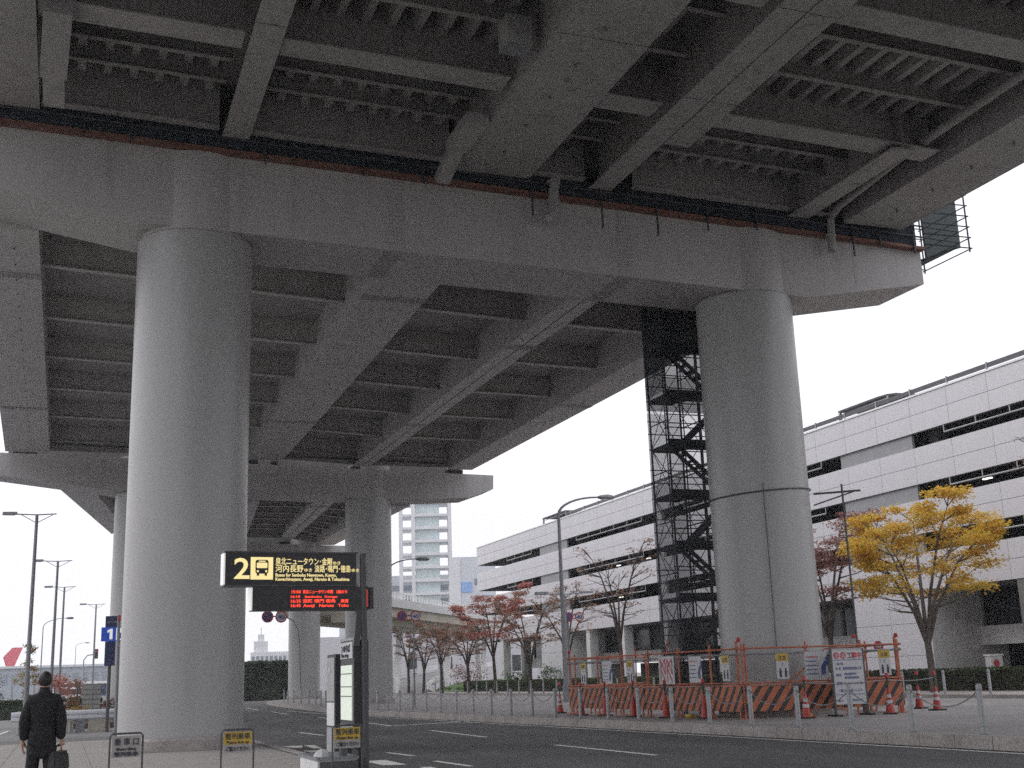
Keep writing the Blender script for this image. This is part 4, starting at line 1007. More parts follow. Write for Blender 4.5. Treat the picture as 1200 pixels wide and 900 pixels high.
# ---- cones with rods and lamps
def cone(label, loc, banded=True):
    t = thing('traffic_cone', label, 'traffic cone', loc, 0, 'red cones along the work fence')
    mb = MB(); mb.box(-.19, .19, -.19, .19, 0, .045); obj('base', mb, M['rubber'], t, local=True)
    mb = MB(); mb.lathe([(.135, .045), (.12, .1), (.035, .70), (.03, .71)], n=18); c = obj('cone_body', mb, M['cone'], t, smooth=True, local=True)
    if banded:
        for z in (.3, .46):
            r0 = .12 - (z - .1) * .1417 + .004; r1 = .12 - (z + .09 - .1) * .1417 + .004
            mb = MB(); mb.lathe([(r0, z), (r1, z + .09)], n=18); obj('white_band', mb, M['sgnwhite'], c, smooth=True, local=True)
    mb = MB(); mb.tube([(0, 0, .7), (0, 0, 1.02)], .022, 8); rd = obj('rod', mb, M['black'], t, smooth=True, local=True)
    mb = MB(); mb.lathe([(.03, 1.02), (.055, 1.04), (.055, 1.12), (.03, 1.15)], n=12); obj('lamp', mb, M['redlens'], t, smooth=True, local=True)
    mb = MB(); mb.lathe([(.04, .82), (.04, .94)], n=10); obj('sleeve', mb, M['hedge'], rd, smooth=True, local=True)
    return t
cones = [((17.75, 43.4), 'red cone standing left of the work fence beside the tall lamp post'), ((17.2, 40.1), 'red cone at the left corner of the striped boards'), ((17.45, 38.6), 'red cone second from the left along the striped boards'),
         ((17.55, 36.6), 'red cone before the left yellow notice on the fence'), ((17.7, 34.6), 'red cone under the round scrawled white notice'), ((17.9, 32.5), 'red cone in front of the white notice with the blue figure'),
         ((19.5, 29.6), 'white banded red cone left of the big white works board'), ((22.3, 29.6), 'white banded red cone right of the big white works board'),
         ((25.3, 32.1), 'white banded red cone just past the right fence corner'), ((24.6, 30.4), 'white banded red cone farthest right, nearer the road')]
cl0 = [None, None]
for i, (p, lab) in enumerate(cones):
    b = 1 if i >= 6 or i == 0 else 0
    if cl0[b] is None: cl0[b] = cone(lab, (*p, KZ), bool(b))
    else: dup(cl0[b], (*p, KZ), random.uniform(0, 1.5), lab)
def rope(a, b, label, z=.96, sag=.06):
    pts = [lerp(Vector((*a, KZ + z)), Vector((*b, KZ + z)), k / 8) - Vector((0, 0, sag * (1 - (2 * k / 8 - 1) ** 2))) for k in range(9)]
    mb = MB(); mb.tube(pts, .013, 5); tag(obj('rope', mb, M['galvdark']), label, 'rope', 'ropes between the cones')
for (i, j, lab) in ((0, 1, 'rope from the lamp post cone to the fence corner cone'), (1, 2, 'rope between the two leftmost cones at the striped boards'), (2, 3, 'rope from second cone to the cone below the left yellow notice'), (3, 4, 'rope running to the cone below the scrawled notice'),
                  (4, 5, 'rope between the cones below the scrawled notice and the blue figure notice'), (5, 6, 'rope turning the fence corner to the banded cone'), (6, 7, 'rope crossing in front of the big works board'), (7, 9, 'rope from the banded cone right of the board to the rightmost cone')):
    rope(cones[i][0], cones[j][0], lab)

# ---- work fence round the right column
c1, c2, c3 = Vector((17.75, 42.3, 0)), Vector((18.35, 30.9, 0)), Vector((23.3, 30.3, 0))
c4 = Vector((24.6, 36.5, 0))
def fence_run(label, a, b, posts, nb, thick=()):
    t = thing('work_fence', label, 'fence', (a.x, a.y, KZ), 0, 'work fence round the right pier column')
    d = (b - a); L = d.length; u = d / L; ang = math.atan2(u.y, u.x); n = Vector((u.y, -u.x, 0))
    for s in posts:
        p = a + d * s; r_ = .032
        mb = MB(); mb.tube([p + Vector((0, 0, KZ)), p + Vector((0, 0, 2.36))], r_, 8)
        po = obj('post', mb, M['orange'], t, smooth=True)
        ft = MB(); ft.box(p.x - .12, p.x + .12, p.y - .12, p.y + .12, KZ, KZ + .03); obj('foot', ft, M['orange'], po)
        cl = MB(); cl.box(p.x - .06, p.x + .06, p.y - .06, p.y + .06, 2.0, 2.1); cl.box(p.x - .055, p.x + .055, p.y - .055, p.y + .055, 2.17, 2.25); obj('clamp', cl, M['orange'], po, kind='stuff')
    for s in thick:
        p = a + d * s + u * .09
        mb = MB(); mb.tube([p + Vector((0, 0, KZ)), p + Vector((0, 0, 2.42))], .04, 8); obj('post', mb, M['orange'], t, smooth=True)
    for z, m_, r_ in ((2.21, 'orange', .026), (2.05, 'galvdark', .028), (1.24, 'orange', .022)):
        mb = MB(); q = n * .05; mb.tube([a + q + Vector((0, 0, z)) - u * .1, b + q + Vector((0, 0, z)) + u * .1], r_, 8); obj('rail', mb, M[m_], t, smooth=True)
    for k in range(nb):
        s0 = L * k / nb + .02; s1 = L * (k + 1) / nb - .02
        mb = MB(); mb.box(0, s1 - s0, -.02, .02, 0, .70)
        o = obj('striped_board', mb, M['stripe'], t, local=True)
        pos = a + u * s0 + n * .06; o.location = (pos.x - a.x, pos.y - a.y, .45 - KZ); o.rotation_euler = (0, 0, ang)
        e = MB()
        e.box(0, s1 - s0, -.03, .03, .70, .74); e2 = obj('edge_strip', e, M['orange'], o, local=True)
        for xx in (.15, s1 - s0 - .15):
            f = MB(); f.box(xx - .025, xx + .025, -.02, .02, -.21, 0); obj('foot', f, M['orange'], o, local=True)
    return t, u, n
tA, uA, nA = fence_run('orange pipe work fence run facing the road, left of the column, with striped boards', c1, c2, (.0, .04, .2, .356, .521, .691, .851, 1.0), 6, (.97,))
tB, uB, nB = fence_run('orange pipe work fence run in front of the right column with striped boards', c2, c3, (.02, .403, .758, 1.0), 3, (.97,))
tC, uC, nC = fence_run('orange pipe work fence run going back from the right corner', c3, c4, (.35, .7, 1.0), 3)
tD, uD, nD = fence_run('orange pipe work fence run at the far left end behind the lamp post', Vector((21.5, 43.5, 0)), c1, (0, .5), 2)
for s0, s1, z0, z1, tt, a, b in ((.28, .52, 1.2, 2.1, tB, c2, c3), (.75, .80, 1.3, 2.2, tB, c2, c3), (.60, .64, 1.3, 2.6, tA, c1, c2), (.44, .45, .5, 2.5, tA, c1, c2)):
    mb = MB(); mb.tube([lerp(a, b, s0) + Vector((0, 0, z0)), lerp(a, b, s1) + Vector((0, 0, z1))], .025, 8); obj('brace', mb, M['orange'], tt, smooth=True)
# lamps on fence corners
for (p, par) in ((lerp(c1, c2, .99), tA), (c3, tB), (c1, tA), (lerp(c2, c3, .72), tB)):
    mb = MB(); mb.lathe([(.05, 0), (.06, .03), (.06, .1), (.03, .13)], p + Vector((0, 0, 2.4)), 10); obj('lamp', mb, M['redlens'], par, smooth=True)

def face_sign(name, label, cat, a, b, s, z, W, H, m_, group=None, push=.1, th=.012):
    """flat sign hung on a fence run; local x runs along the run, -y faces out"""
    d = (b - a); u = d.normalized(); n = Vector((u.y, -u.x, 0)); p = a + d * s + n * push
    t = thing(name, label, cat, (p.x, p.y, z), math.atan2(u.y, u.x), group)
    mb = MB(); mb.box(-W / 2, W / 2, -.0, th, 0, H); obj('plate', mb, M[m_], t, local=True)
    return t
def rect(par, name, x0, x1, z0, z1, m_, y=-.006, th=.006):
    mb = MB(); mb.box(x0, x1, y, y + th - .001, z0, z1); return obj(name, mb, M[m_], par, local=True)
def figure(par, x, z, h, m_, bow=0):
    mb = MB(); mb.disc((x + bow * .25 * h, -.001, z + h * .88), (0, -1, 0), h * .11, .005, 14)
    mb.prism([(x - h * .15, -.001, z + h * .4), (x + h * .13, -.001, z + h * .4), (x + h * (.16 + bow * .2), -.001, z + h * .74), (x + h * (-.12 + bow * .2), -.001, z + h * .76)], (0, -.005, 0))
    mb.prism([(x - h * .13, -.001, z), (x - h * .02, -.001, z), (x - h * .0, -.001, z + h * .4), (x - h * .14, -.001, z + h * .4)], (0, -.005, 0))
    mb.prism([(x + h * .03, -.001, z), (x + h * .13, -.001, z), (x + h * .12, -.001, z + h * .4), (x + h * .01, -.001, z + h * .4)], (0, -.005, 0))
    return obj('pictogram', mb, M[m_], par, local=True, kind='stuff')
def yellow_notice(a, b, s, label):
    t = face_sign('safety_notice', label, 'notice', a, b, s, 1.32, .38, .72, 'sgnwhite', 'yellow and white safety notices on the work fence')
    rect(t, 'yellow_header', -.19, .19, .5, .72, 'yellow'); text('lettering', '注意', .13, M['ink'], t, (-.13, -.007, .55))
    figure(t, -.08, .05, .26, 'ink'); figure(t, .09, .05, .26, 'ink')
    text('lettering', '!', .14, M['ink'], t, (-.02, -.002, .36))
yellow_notice(c1, c2, .116, 'yellow and white safety notice farthest left on the fence')
yellow_notice(c1, c2, .424, 'yellow and white safety notice second from left, beside the vertical pole')
yellow_notice(c1, c2, .936, 'yellow and white safety notice just left of the fence corner')
yellow_notice(c2, c3, .241, 'yellow and white safety notice hanging before the right pier column')
yellow_notice(c2, c3, .897, 'yellow and white safety notice right of the big works board')
def white_notice(a, b, s, label):
    t = face_sign('apology_notice', label, 'notice', a, b, s, 1.28, .72, .78, 'sgnwhite', 'white notices with a blue figure')
    for k in range(5): rect(t, 'text_line', -.32, .06 - .05 * (k % 2), .62 - k * .12, .645 - k * .12, 'inkblue' if k else 'sgnred')
    figure(t, .22, .12, .52, 'sgnblue', 1)
white_notice(c1, c2, .279, 'white notice with blue figure near the left end of the fence')
white_notice(c1, c2, .788, 'white notice with blue figure between thick posts left of the column')
white_notice(c2, c3, .455, 'white notice with blue figure tucked behind the left edge of the works board')
t = face_sign('zigzag_notice', 'white notice with two red zigzag patterns in the middle of the left fence', 'notice', c1, c2, .636, 1.25, .95, .86, 'sgnwhite')
for ox in (-.36, .06):
    mb = MB()
    zz = [(ox, .06), (ox, .78), (ox + .3, .3), (ox + .3, .78), (ox, .5), (ox + .3, .06)]
    for k, (p, q) in enumerate(zip(zz[:-1], zz[1:])): mb.beam((p[0], -.006 - k * .002, p[1]), (q[0], -.006 - k * .002, q[1]), .006, .035, (0, -1, .01)) if False else mb.beam((p[0], -.004 - k * .0015, p[1]), (q[0], -.004 - k * .0015, q[1]), .003, .04, (-(q[1] - p[1]), 0, q[0] - p[0]))
    obj('pattern', mb, M['sgnred'], t, local=True, kind='stuff')
# big works board
wbd = thing('works_board', 'tall white roadworks information board with red headline before the fence', 'sign board', (21.2, 29.85, KZ), R(2))
mb = MB(); mb.box(-.53, .53, 0, .03, .32, 1.83); obj('panel', mb, M['sgnwhite'], wbd, local=True)
for x in (-.56, .56):
    mb = MB(); mb.box(x - .03, x + .03, -.005, .05, .0, 1.88); obj('leg', mb, M['darkgrey'], wbd, local=True)
    mb = MB(); mb.box(x - .05, x + .05, -.25, .35, 0, .05); obj('foot', mb, M['rubber'], wbd, local=True)
mb = MB(); mb.box(-.529, .529, -.004, .034, 1.835, 1.88); obj('top_rail', mb, M['galv'], wbd, local=True)
for k, (ch, xx) in enumerate((('塗', -.47), ('装', -.24))):
    mb = MB(); mb.disc((xx + .09, -.001, 1.68), (0, -1, 0), .1, .004, 20); obj('red_dot', mb, M['sgnred'], wbd, local=True)
    text('lettering', ch, .15, M['sgnwhite'], wbd, (xx + .015, -.006, 1.62))
text('lettering', '工', .19, M['ink'], wbd, (-.02, -.001, 1.605), offset=.004); text('lettering', '事中', .19, M['sgnred'], wbd, (.14, -.001, 1.605), offset=.006, fit=.36)
rect(wbd, 'rule', -.5, .5, 1.545, 1.56, 'inkblue')
for (tx, sz, x, z, wd) in (('工事名称', .075, -.45, 1.42, .28), ('件名', .09, -.46, 1.28, .2), ('高架橋塗替塗装工事', .09, -.2, 1.28, .66), ('場所', .09, -.46, 1.10, .2), ('関西国際空港', .075, -.16, 1.13, .42), ('構内道路高架橋', .075, -.16, 1.03, .5),
                          ('期間', .09, -.46, .87, .2), ('9月 1日から  12月 25日', .08, -.2, .87, .66), ('ご協力をお願いします', .085, -.42, .67, .84), ('施工', .075, -.46, .40, .2), ('塗装共同企業体', .075, -.1, .40, .5)):
    text('lettering', tx, sz, M['inkblue'], wbd, (x, -.001, z), fit=wd, offset=.001)
rect(wbd, 'rule', -.5, .5, .585, .6, 'inkblue')
# small concrete weights near the board
for i, (x, y, lab) in enumerate(((20.0, 30.3, 'yellow painted sandbag weight beside the banded cone left of the board'), (18.0, 33.6, 'pale yellow weight at the foot of the fence corner'))):
    mb = MB(); mb.lathe([(.12, 0), (.15, .05), (.13, .11), (.05, .13)], (x, y, KZ), 12); tag(obj('sandbag', mb, M['yellow'], smooth=True), lab, 'weight')

# ---- lamps
def arc_lamp(name, label, x, y, z, h, reach, dirv, r=.09, m_='lampgrey', cat='street lamp'):
    t = thing(name, label, cat, (x, y, z)); dv = Vector((*dirv, 0)).normalized()
    P = Vector((x, y, z)); hb = h - reach * .36
    pts = [P, P + Vector((0, 0, hb * .5)), P + Vector((0, 0, hb))]
    for k in range(1, 9):
        a = R(90) * k / 8; pts.append(P + Vector((0, 0, hb)) + dv * reach * .86 * (1 - math.cos(a)) + Vector((0, 0, reach * .36 * math.sin(a))))
    rs = [r, r * .82, r * .62] + [r * (.6 - .03 * k) for k in range(1, 9)]
    mb = MB(); mb.tube(pts, rs, 10); obj('pole', mb, M[m_], t, smooth=True)
    mb = MB(); mb.tube([P, P + Vector((0, 0, .9))], r * 1.35, 12); obj('base', mb, M[m_], t, smooth=True)
    e = pts[-1]
    hk = min(1, r / .1); mb = MB(); mb.tube([e - dv * .05 * hk, e + dv * .15 * hk, e + dv * .55 * hk, e + dv * .85 * hk, e + dv * .95 * hk], [.05 * hk, .12 * hk, .17 * hk, .13 * hk, .04 * hk], 10); hd = obj('lamp_head', mb, M['galvdark' if hk == 1 else m_], t, smooth=True)
    if hk < 1: return t
    mb = MB(); mb.hexa([tuple(e + dv * .25 + Vector((-dv.y * .1, dv.x * .1, -.17))), tuple(e + dv * .25 + Vector((dv.y * .1, -dv.x * .1, -.17))), tuple(e + dv * .8 + Vector((dv.y * .1, -dv.x * .1, -.14))), tuple(e + dv * .8 + Vector((-dv.y * .1, dv.x * .1, -.14))),
                      tuple(e + dv * .25 + Vector((-dv.y * .1, dv.x * .1, -.10))), tuple(e + dv * .25 + Vector((dv.y * .1, -dv.x * .1, -.10))), tuple(e + dv * .8 + Vector((dv.y * .1, -dv.x * .1, -.08))), tuple(e + dv * .8 + Vector((-dv.y * .1, dv.x * .1, -.08)))]); obj('lens', mb, M['offwhite'], hd)
    return t
arc_lamp('street_lamp', 'tall curved street lamp in front of the garage, head pointing right', 25.0, 60.2, KZ, 10.9, 2.75, (1, -.05), .13)
arc_lamp('street_lamp', 'curved street lamp right beside the second pier column', 20.95, 82.0, KZ, 9.7, 2.4, (1, -.05), .10)
arc_lamp('street_lamp', 'thin pale curved lamp between left street lamps', -1.35, 85, -.03, 6.4, 1.6, (1, 0), .05, 'galv')
arc_lamp('street_lamp', 'faint distant curved lamp seen under the bus sign', 26.5, 150, -.03, 8.5, 1.8, (1, 0), .09, 'galv')
def twin_lamp(label, x, y, h, one=False, s=1.0, single_head=True, m_='lampgrey', z=-.03, yaw=0):
    t = thing('street_lamp', label, 'street lamp', (x, y, z), yaw, 'tall lamps along the left road')
    mb = MB(); mb.tube([(0, 0, 0), (0, 0, h * .5), (0, 0, h)], [.13 * s, .11 * s, .085 * s], 10); obj('pole', mb, M[m_], t, smooth=True, local=True)
    mb = MB(); mb.tube([(0, 0, 0), (0, 0, .8)], .17 * s, 10); obj('base', mb, M[m_], t, smooth=True, local=True)
    mb = MB(); mb.tube([(-1.0, 0, h + .02), (0, 0, h), (1.0, 0, h + .06)], .035, 6); arm = obj('arm', mb, M[m_], t, smooth=True, local=True)
    for sd in (-1, 1):
        b_ = MB(); b_.tube([(0, 0, h - .45), (sd * .8, 0, h)], .022, 6); obj('strut', b_, M[m_], arm, smooth=True, local=True)
    mb = MB(); mb.hexa([(-1.75, -.14, h - .03), (-1.0, -.14, h - .0), (-1.0, .14, h), (-1.75, .14, h - .03), (-1.72, -.11, h + .13), (-1.0, -.11, h + .14), (-1.0, .11, h + .14), (-1.72, .11, h + .13)]); hd = obj('lamp_head', mb, M['galvdark'], t, local=True)
    mb = MB(); mb.box(-1.65, -1.1, -.1, .1, h - .045, h - .02); obj('lens', mb, M['offwhite'], hd, local=True)
    if not single_head:
        mb = MB(); mb.hexa([(1.0, -.14, h + .03), (1.7, -.14, h + .05), (1.7, .14, h + .05), (1.0, .14, h + .03), (1.0, -.11, h + .15), (1.7, -.11, h + .16), (1.7, .11, h + .16), (1.0, .11, h + .15)]); obj('lamp_head', mb, M['galvdark'], t, local=True)
    return t
twin_lamp('nearest tall lamp at far left with one box head on a braced arm', -1.76, 70, 11.15)
twin_lamp('second tall lamp at far left with one box head', -.75, 95, 11.1)
twin_lamp('third tall lamp at left with one box head', -.25, 119, 11.1)
twin_lamp('fourth tall lamp, closest to the left pier column', 3.1, 142, 11.0)
twin_lamp('pale double headed lamp standing among trees before the garage', 25.9, 62, 5.75, s=.55, single_head=False, m_='galv', z=KZ)
# slim distant posts at the left
for i, (x, y, h, lab) in enumerate(((-.3, 200, 9, 'thin distant mast left of the fourth tall lamp'), (6.5, 210, 8.5, 'thin distant curved mast behind the blue bus stop sign'))):
    arc_lamp('street_lamp', lab, x + 2, y, -.03, h, 1.5, (1, 0), .07, 'galv')
tlx = thing('traffic_light', 'small dark traffic light on a bent arm far away at left', 'traffic light', (2.9, 150, -.03))
mb = MB(); mb.tube([(2.2, 150, 0), (2.2, 150, 5.2), (2.6, 150, 5.7), (3.3, 150, 5.8)], .07, 8); obj('pole', mb, M['galv'], tlx, smooth=True)
mb = MB(); mb.box(3.3, 3.75, 149.8, 150.1, 5.3, 6.4); hd = obj('signal_head', mb, M['darkgrey'], tlx)
for k in range(3):
    p = MB(); p.disc((3.52, 149.8, 5.5 + k * .34), (0, -1, 0), .13, .05, 12); obj('lens', p, M['redlens'] if k == 2 else M['glassdark'], hd)

# ---- round road signs in pairs
def round_sign_pair(label, pts, sign_centres, r, first='nopark', pr=.05, m_='galvdark'):
    t = thing('speed_sign', label, 'road sign', pts[0], 0, 'paired no parking and 40 speed limit signs')
    mb = MB(); mb.tube(pts, pr, 10); obj('post', mb, M[m_], t, smooth=True)
    for i, c in enumerate(sign_centres):
        c = Vector(c); kind = 'nopark' if i == 0 else 'limit'
        mb = MB(); mb.disc(c + Vector((0, 0, 0)), (0, -1, 0), r, .03, 28); s_ = obj('sign_disc', mb, M['sgnred'], t)
        mb = MB(); mb.disc(c + Vector((0, -.031, 0)), (0, -1, 0), r * (.78 if kind == 'limit' else .80), .006, 28); obj('sign_face', mb, M['sgnwhite' if kind == 'limit' else 'sgnblue'], s_)
        if kind == 'limit':
            text('lettering', '40', r * 1.05, M['inkblue'], s_, Vector((c.x - r * .60, c.y - .039, c.z - r * .37)) - WL[s_.name], offset=r * .03, fit=r * 1.18)
        else:
            p = MB(); k = r * .58; p.beam((c.x - k, c.y - .042, c.z + k), (c.x + k, c.y - .042, c.z - k), .01, r * .22, (1, 0, 1)); obj('slash', p, M['sgnred'], s_)
    return t
round_sign_pair('round no parking and 40 limit signs on a hooked post, under the bus sign', [(17.9, 98, KZ), (17.75, 98, 4.6), (17.6, 98, 5.9), (17.2, 98, 6.65), (16.5, 98, 6.95), (14.9, 98, 7.0)], [(15.12, 97.8, 6.95), (16.2, 97.8, 6.93)], .47)
round_sign_pair('round no parking and 40 limit signs beside the tall curved lamp', [(27.25, 64.8, KZ), (27.2, 64.8, 4.4), (27.2, 64.8, 4.9), (27.9, 64.8, 5.1)], [(27.18, 64.6, 4.87), (27.84, 64.6, 4.87)], .28)
round_sign_pair('round no parking and 40 limit signs in front of elevated road', [(18.0, 64.8, KZ), (18.0, 64.8, 4.5), (17.95, 64.8, 5.1), (17.2, 64.8, 5.1)], [(17.29, 64.6, 5.07), (18.06, 64.6, 5.06)], .29)
# stop sign and service box by the garage
t = thing('stop_sign', 'small round red sign on a thin post before the white garage wall', 'road sign', (41.0, 54.9, KZ))
mb = MB(); mb.tube([(41.0, 54.9, KZ), (41.0, 54.9, 2.8)], .03, 8); obj('post', mb, M['galv'], t, smooth=True)
mb = MB(); mb.disc((41.0, 54.87, 2.55), (0, -1, 0), .3, .02, 24); d_ = obj('sign_disc', mb, M['sgnred'], t)
mb = MB(); mb.box(40.82, 41.18, 54.838, 54.848, 2.50, 2.60); obj('bar', mb, M['sgnwhite'], d_)
t = thing('service_box', 'white utility box with a red mark among the hedge at right', 'utility box', (42.2, 47.6, KZ))
mb = MB(); mb.box(41.9, 42.6, 47.5, 47.9, KZ, 1.85); obj('cabinet', mb, M['offwhite'], t)
mb = MB(); mb.disc((42.2, 47.485, 1.5), (0, -1, 0), .17, .008, 16); obj('mark', mb, M['sgnred'], t)
mb = MB(); mb.box(41.86, 42.64, 47.46, 47.94, 1.85, 1.92); obj('lid', mb, M['white'], t)

# ================================================================== NEAR: bus stop
bs = thing('bus_stop_sign', 'lit black bus stop 2 sign with red electronic departure board on a dark post', 'bus stop sign', (4.22, 17.95, PZ), R(5))
def L(name, mb, m_, par=None, **k): return obj(name, mb, M[m_] if isinstance(m_, str) else m_, par or bs, local=True, **k)
zo = -PZ
mb = MB(); mb.tube([(0.02, 0, 0), (0.0, 0, 1.7), (-.02, 0, 3.40)], .05, 12); L('post', mb, 'darkgrey', smooth=True)
mb = MB(); mb.beam((-.13, .02, 2.02), (-.06, .02, 2.75), .09, .09); L('post', mb, 'darkgrey')
mb = MB(); mb.box(-2.10, -.13, -.02, .20, 2.92, 3.39); sb = L('sign_box', mb, 'signblack')
mb = MB(); mb.box(-2.125, -2.102, -.01, .19, 2.93, 3.38); L('end_panel', mb, 'e_white', sb)
for (z0, z1) in ((2.90, 2.922), (3.388, 3.41)):
    mb = MB(); mb.box(-2.12, -.11, -.035, .21, z0, z1); L('trim', mb, 'darkgrey', sb)
YF = -.022
text('numeral', '2', .42, M['e_yellow'], sb, (-1.985, YF, 3.015), offset=.006, fit=.235)
mb = MB(); mb.box(-1.735, -1.405, YF - .004, YF + .001, 3.0, 3.325); ic = L('icon_panel', mb, 'e_yellow', sb)
def flat(mb, pts, y, th=.004): mb.prism([(x, y, z) for x, z in pts], (0, -th, 0))
bi = MB(); cxx = -1.57
def rr(x0, x1, z0, z1, r, n=5):
    out = []
    for (cx_, cz_, a0_) in ((x1 - r, z1 - r, 0), (x0 + r, z1 - r, 90), (x0 + r, z0 + r, 180), (x1 - r, z0 + r, 270)):
        for k in range(n + 1):
            a = R(a0_ + 90 * k / n); out.append((cx_ + r * math.cos(a), cz_ + r * math.sin(a)))
    return out
flat(bi, rr(cxx - .095, cxx + .095, 3.085, 3.285, .03), YF - .005)
flat(bi, [(cxx - .075, 3.055), (cxx - .04, 3.055), (cxx - .04, 3.085), (cxx - .075, 3.085)], YF - .005); flat(bi, [(cxx + .04, 3.055), (cxx + .075, 3.055), (cxx + .075, 3.085), (cxx + .04, 3.085)], YF - .005)
L('bus_icon', bi, 'signblack', ic, kind='stuff')
bi = MB(); flat(bi, rr(cxx - .078, cxx + .078, 3.165, 3.245, .015), YF - .01); flat(bi, rr(cxx - .05, cxx + .05, 3.257, 3.272, .006), YF - .01)
bi.disc((cxx - .062, YF - .01, 3.12), (0, -1, 0), .016, .004, 12); bi.disc((cxx + .062, YF - .01, 3.12), (0, -1, 0), .016, .004, 12); L('bus_window', bi, 'e_yellow', ic, kind='stuff')
for (tx, sz, x, z, wd, of) in (('泉北ニュータウン･金剛', .115, -1.37, 3.225, .86, .002), ('ゆき', .06, -.50, 3.225, .12, .001), ('河内長野', .115, -1.37, 3.118, .42, .002), ('ゆき', .06, -.94, 3.118, .12, .001), ('淡路･鳴門･徳島', .115, -.78, 3.118, .56, .002), ('ゆき', .06, -.21, 3.118, .12, .001)):
    text('lettering', tx, sz, M['e_yellow'], sb, (x, YF, z), fit=wd, offset=of * .4)
for (tx, z, wd) in (('Buses for Senboku Newtown, Kongo,', 3.045, .93), ('Kawachinagano, Awaji, Naruto & Tokushima', 2.985, 1.13)):
    text('lettering', tx, .066, M['e_yellow'], sb, (-1.37, YF, z), fit=wd, offset=.0012)
mb = MB(); mb.box(-1.70, .06, -.03, .20, 2.55, 2.895); lb_ = L('departure_board', mb, 'signblack')
mb = MB(); mb.box(-1.725, -1.702, -.02, .19, 2.56, 2.885); L('end_panel', mb, 'e_white', lb_)
mb = MB(); mb.box(-1.17, -.24, -.034, -.031, 2.585, 2.865); scn = L('screen', mb, 'signblack', lb_)
for (tx, sz, x, z, wd) in (('15:50', .062, -1.14, 2.80, .15), ('泉北ニュータウン金剛', .058, -.96, 2.80, .46), ('2番のり', .055, -.45, 2.80, .17), ('16:10', .05, -1.15, 2.733, .15), ('Senboku  Kongo', .042, -.93, 2.735, .5),
                          ('16:35', .062, -1.15, 2.665, .16), ('淡路 鳴門 徳島', .058, -.96, 2.665, .5), ('高速', .055, -.38, 2.665, .12), ('16:45', .062, -1.15, 2.60, .16), ('Awaji   Naruto   Toku', .06, -.95, 2.60, .69)):
    text('led_text', tx, sz, M['e_red'], scn, (x, -.036, z), fit=wd, offset=.001)
for (tx, sz, x, z) in (('出 発', .07, -1.58, 2.79), ('Departure', .04, -1.58, 2.72), ('時刻', .05, -1.27, 2.80), ('行先', .05, -1.27, 2.60)):
    text('lettering', tx, sz, M['darkgrey'], lb_, (x, -.031, z))
mb = MB(); mb.box(.07, .13, -.05, .20, 2.57, 2.885); L('side_display', mb, 'signblack', lb_)
mb = MB(); mb.box(.0, .05, -.034, -.031, 2.6, 2.85); L('side_glow', mb, emit('dim_red', (1, .1, .08), .25, (.2, .02, .02)), lb_)
# timetable boards
tb1 = thing('timetable_board', 'lit bus timetable board, taller one, close to the dark sign post', 'timetable board', (4.1, 18.4, PZ))
mb = MB(); mb.box(4.06, 4.28, 17.95, 18.86, PZ + .55, 2.26); cs = obj('case', mb, M['black'], tb1)
mb = MB(); mb.box(4.05, 4.30, 17.93, 18.88, 2.262, 2.30); obj('cap', mb, M['galv'], tb1)
mb = MB(); mb.box(4.045, 4.058, 18.05, 18.80, 1.10, 1.90); lp = obj('lit_timetable', mb, M['e_panel'], tb1)
for k, z in enumerate((1.77, 1.58, 1.44)):
    mb = MB(); mb.box(4.036, 4.046, 18.05, 18.80, z, z + .012); obj('frame_bar', mb, M['darkgrey'], lp)
mb = MB(); mb.box(4.045, 4.058, 18.0, 18.82, 2.0, 2.24); hp = obj('header_panel', mb, M['sgnwhite'], tb1)
text('lettering', '2 のりば', .13, M['ink'], hp, Vector((4.04, 18.74, 2.1)) - WL[hp.name], ux=(0, -1, 0), fit=.6); text('lettering', 'Bus stop', .09, M['ink'], hp, Vector((4.04, 18.74, 2.02)) - WL[hp.name], ux=(0, -1, 0), fit=.5)
mb = MB(); mb.box(4.046, 4.058, 17.97, 18.84, .72, 1.04); obj('lower_panel', mb, M['galvdark'], tb1)
for y in (18.05, 18.76):
    mb = MB(); mb.tube([(4.17, y, PZ), (4.17, y, PZ + .56)], .04, 8); obj('leg', mb, M['black'], tb1, smooth=True)
tb2 = thing('notice_board', 'narrow dark framed notice board left of the lit timetable', 'notice board', (4.14, 19.9, PZ))
mb = MB(); mb.box(4.12, 4.2, 19.55, 20.2, PZ + .02, 2.1); obj('frame', mb, M['black'], tb2)
for (z0, z1, m_) in ((1.36, 2.05, 'plate'), (.98, 1.34, 'offwhite'), (.3, .95, 'galv')):
    mb = MB(); mb.box(4.105, 4.118, 19.59, 20.16, z0, z1); obj('poster', mb, M[m_], tb2)
mb = MB(); mb.disc((4.104, 19.95, 1.85), (-1, 0, 0), .06, .006, 12); obj('emblem', mb, M['sgnwhite'], tb2)
# white box with dark front at the kerb
wb = thing('kerbside_box', 'low white and dark grey box at foot of the bus stop sign', 'box', (3.6, 18, PZ))
mb = MB(); mb.box(3.40, 3.95, 17.32, 18.65, PZ, .6); obj('box_body', mb, M['offwhite'], wb)
mb = MB(); mb.box(3.43, 3.97, 17.3, 17.318, PZ + .02, .58); obj('front_panel', mb, M['darkgrey'], wb)
mb = MB(); mb.box(3.38, 3.98, 17.28, 18.68, .602, .64); obj('lid', mb, M['galvdark'], wb)
tag(obj('cloth', MB().lathe([(.13, 0), (.1, .05), (.03, .1)], (3.52, 17.6, .642), 7), M['sgnwhite']), 'small white crumpled cloth on top of the kerbside box', 'cloth')
mb = MB(); mb.lathe([(.06, 0), (.06, .17), (.05, .18)], (3.8, 17.5, .642), 12); tag(obj('can', mb, M['darkgrey'], smooth=True), 'dark can standing on the kerbside box', 'can')
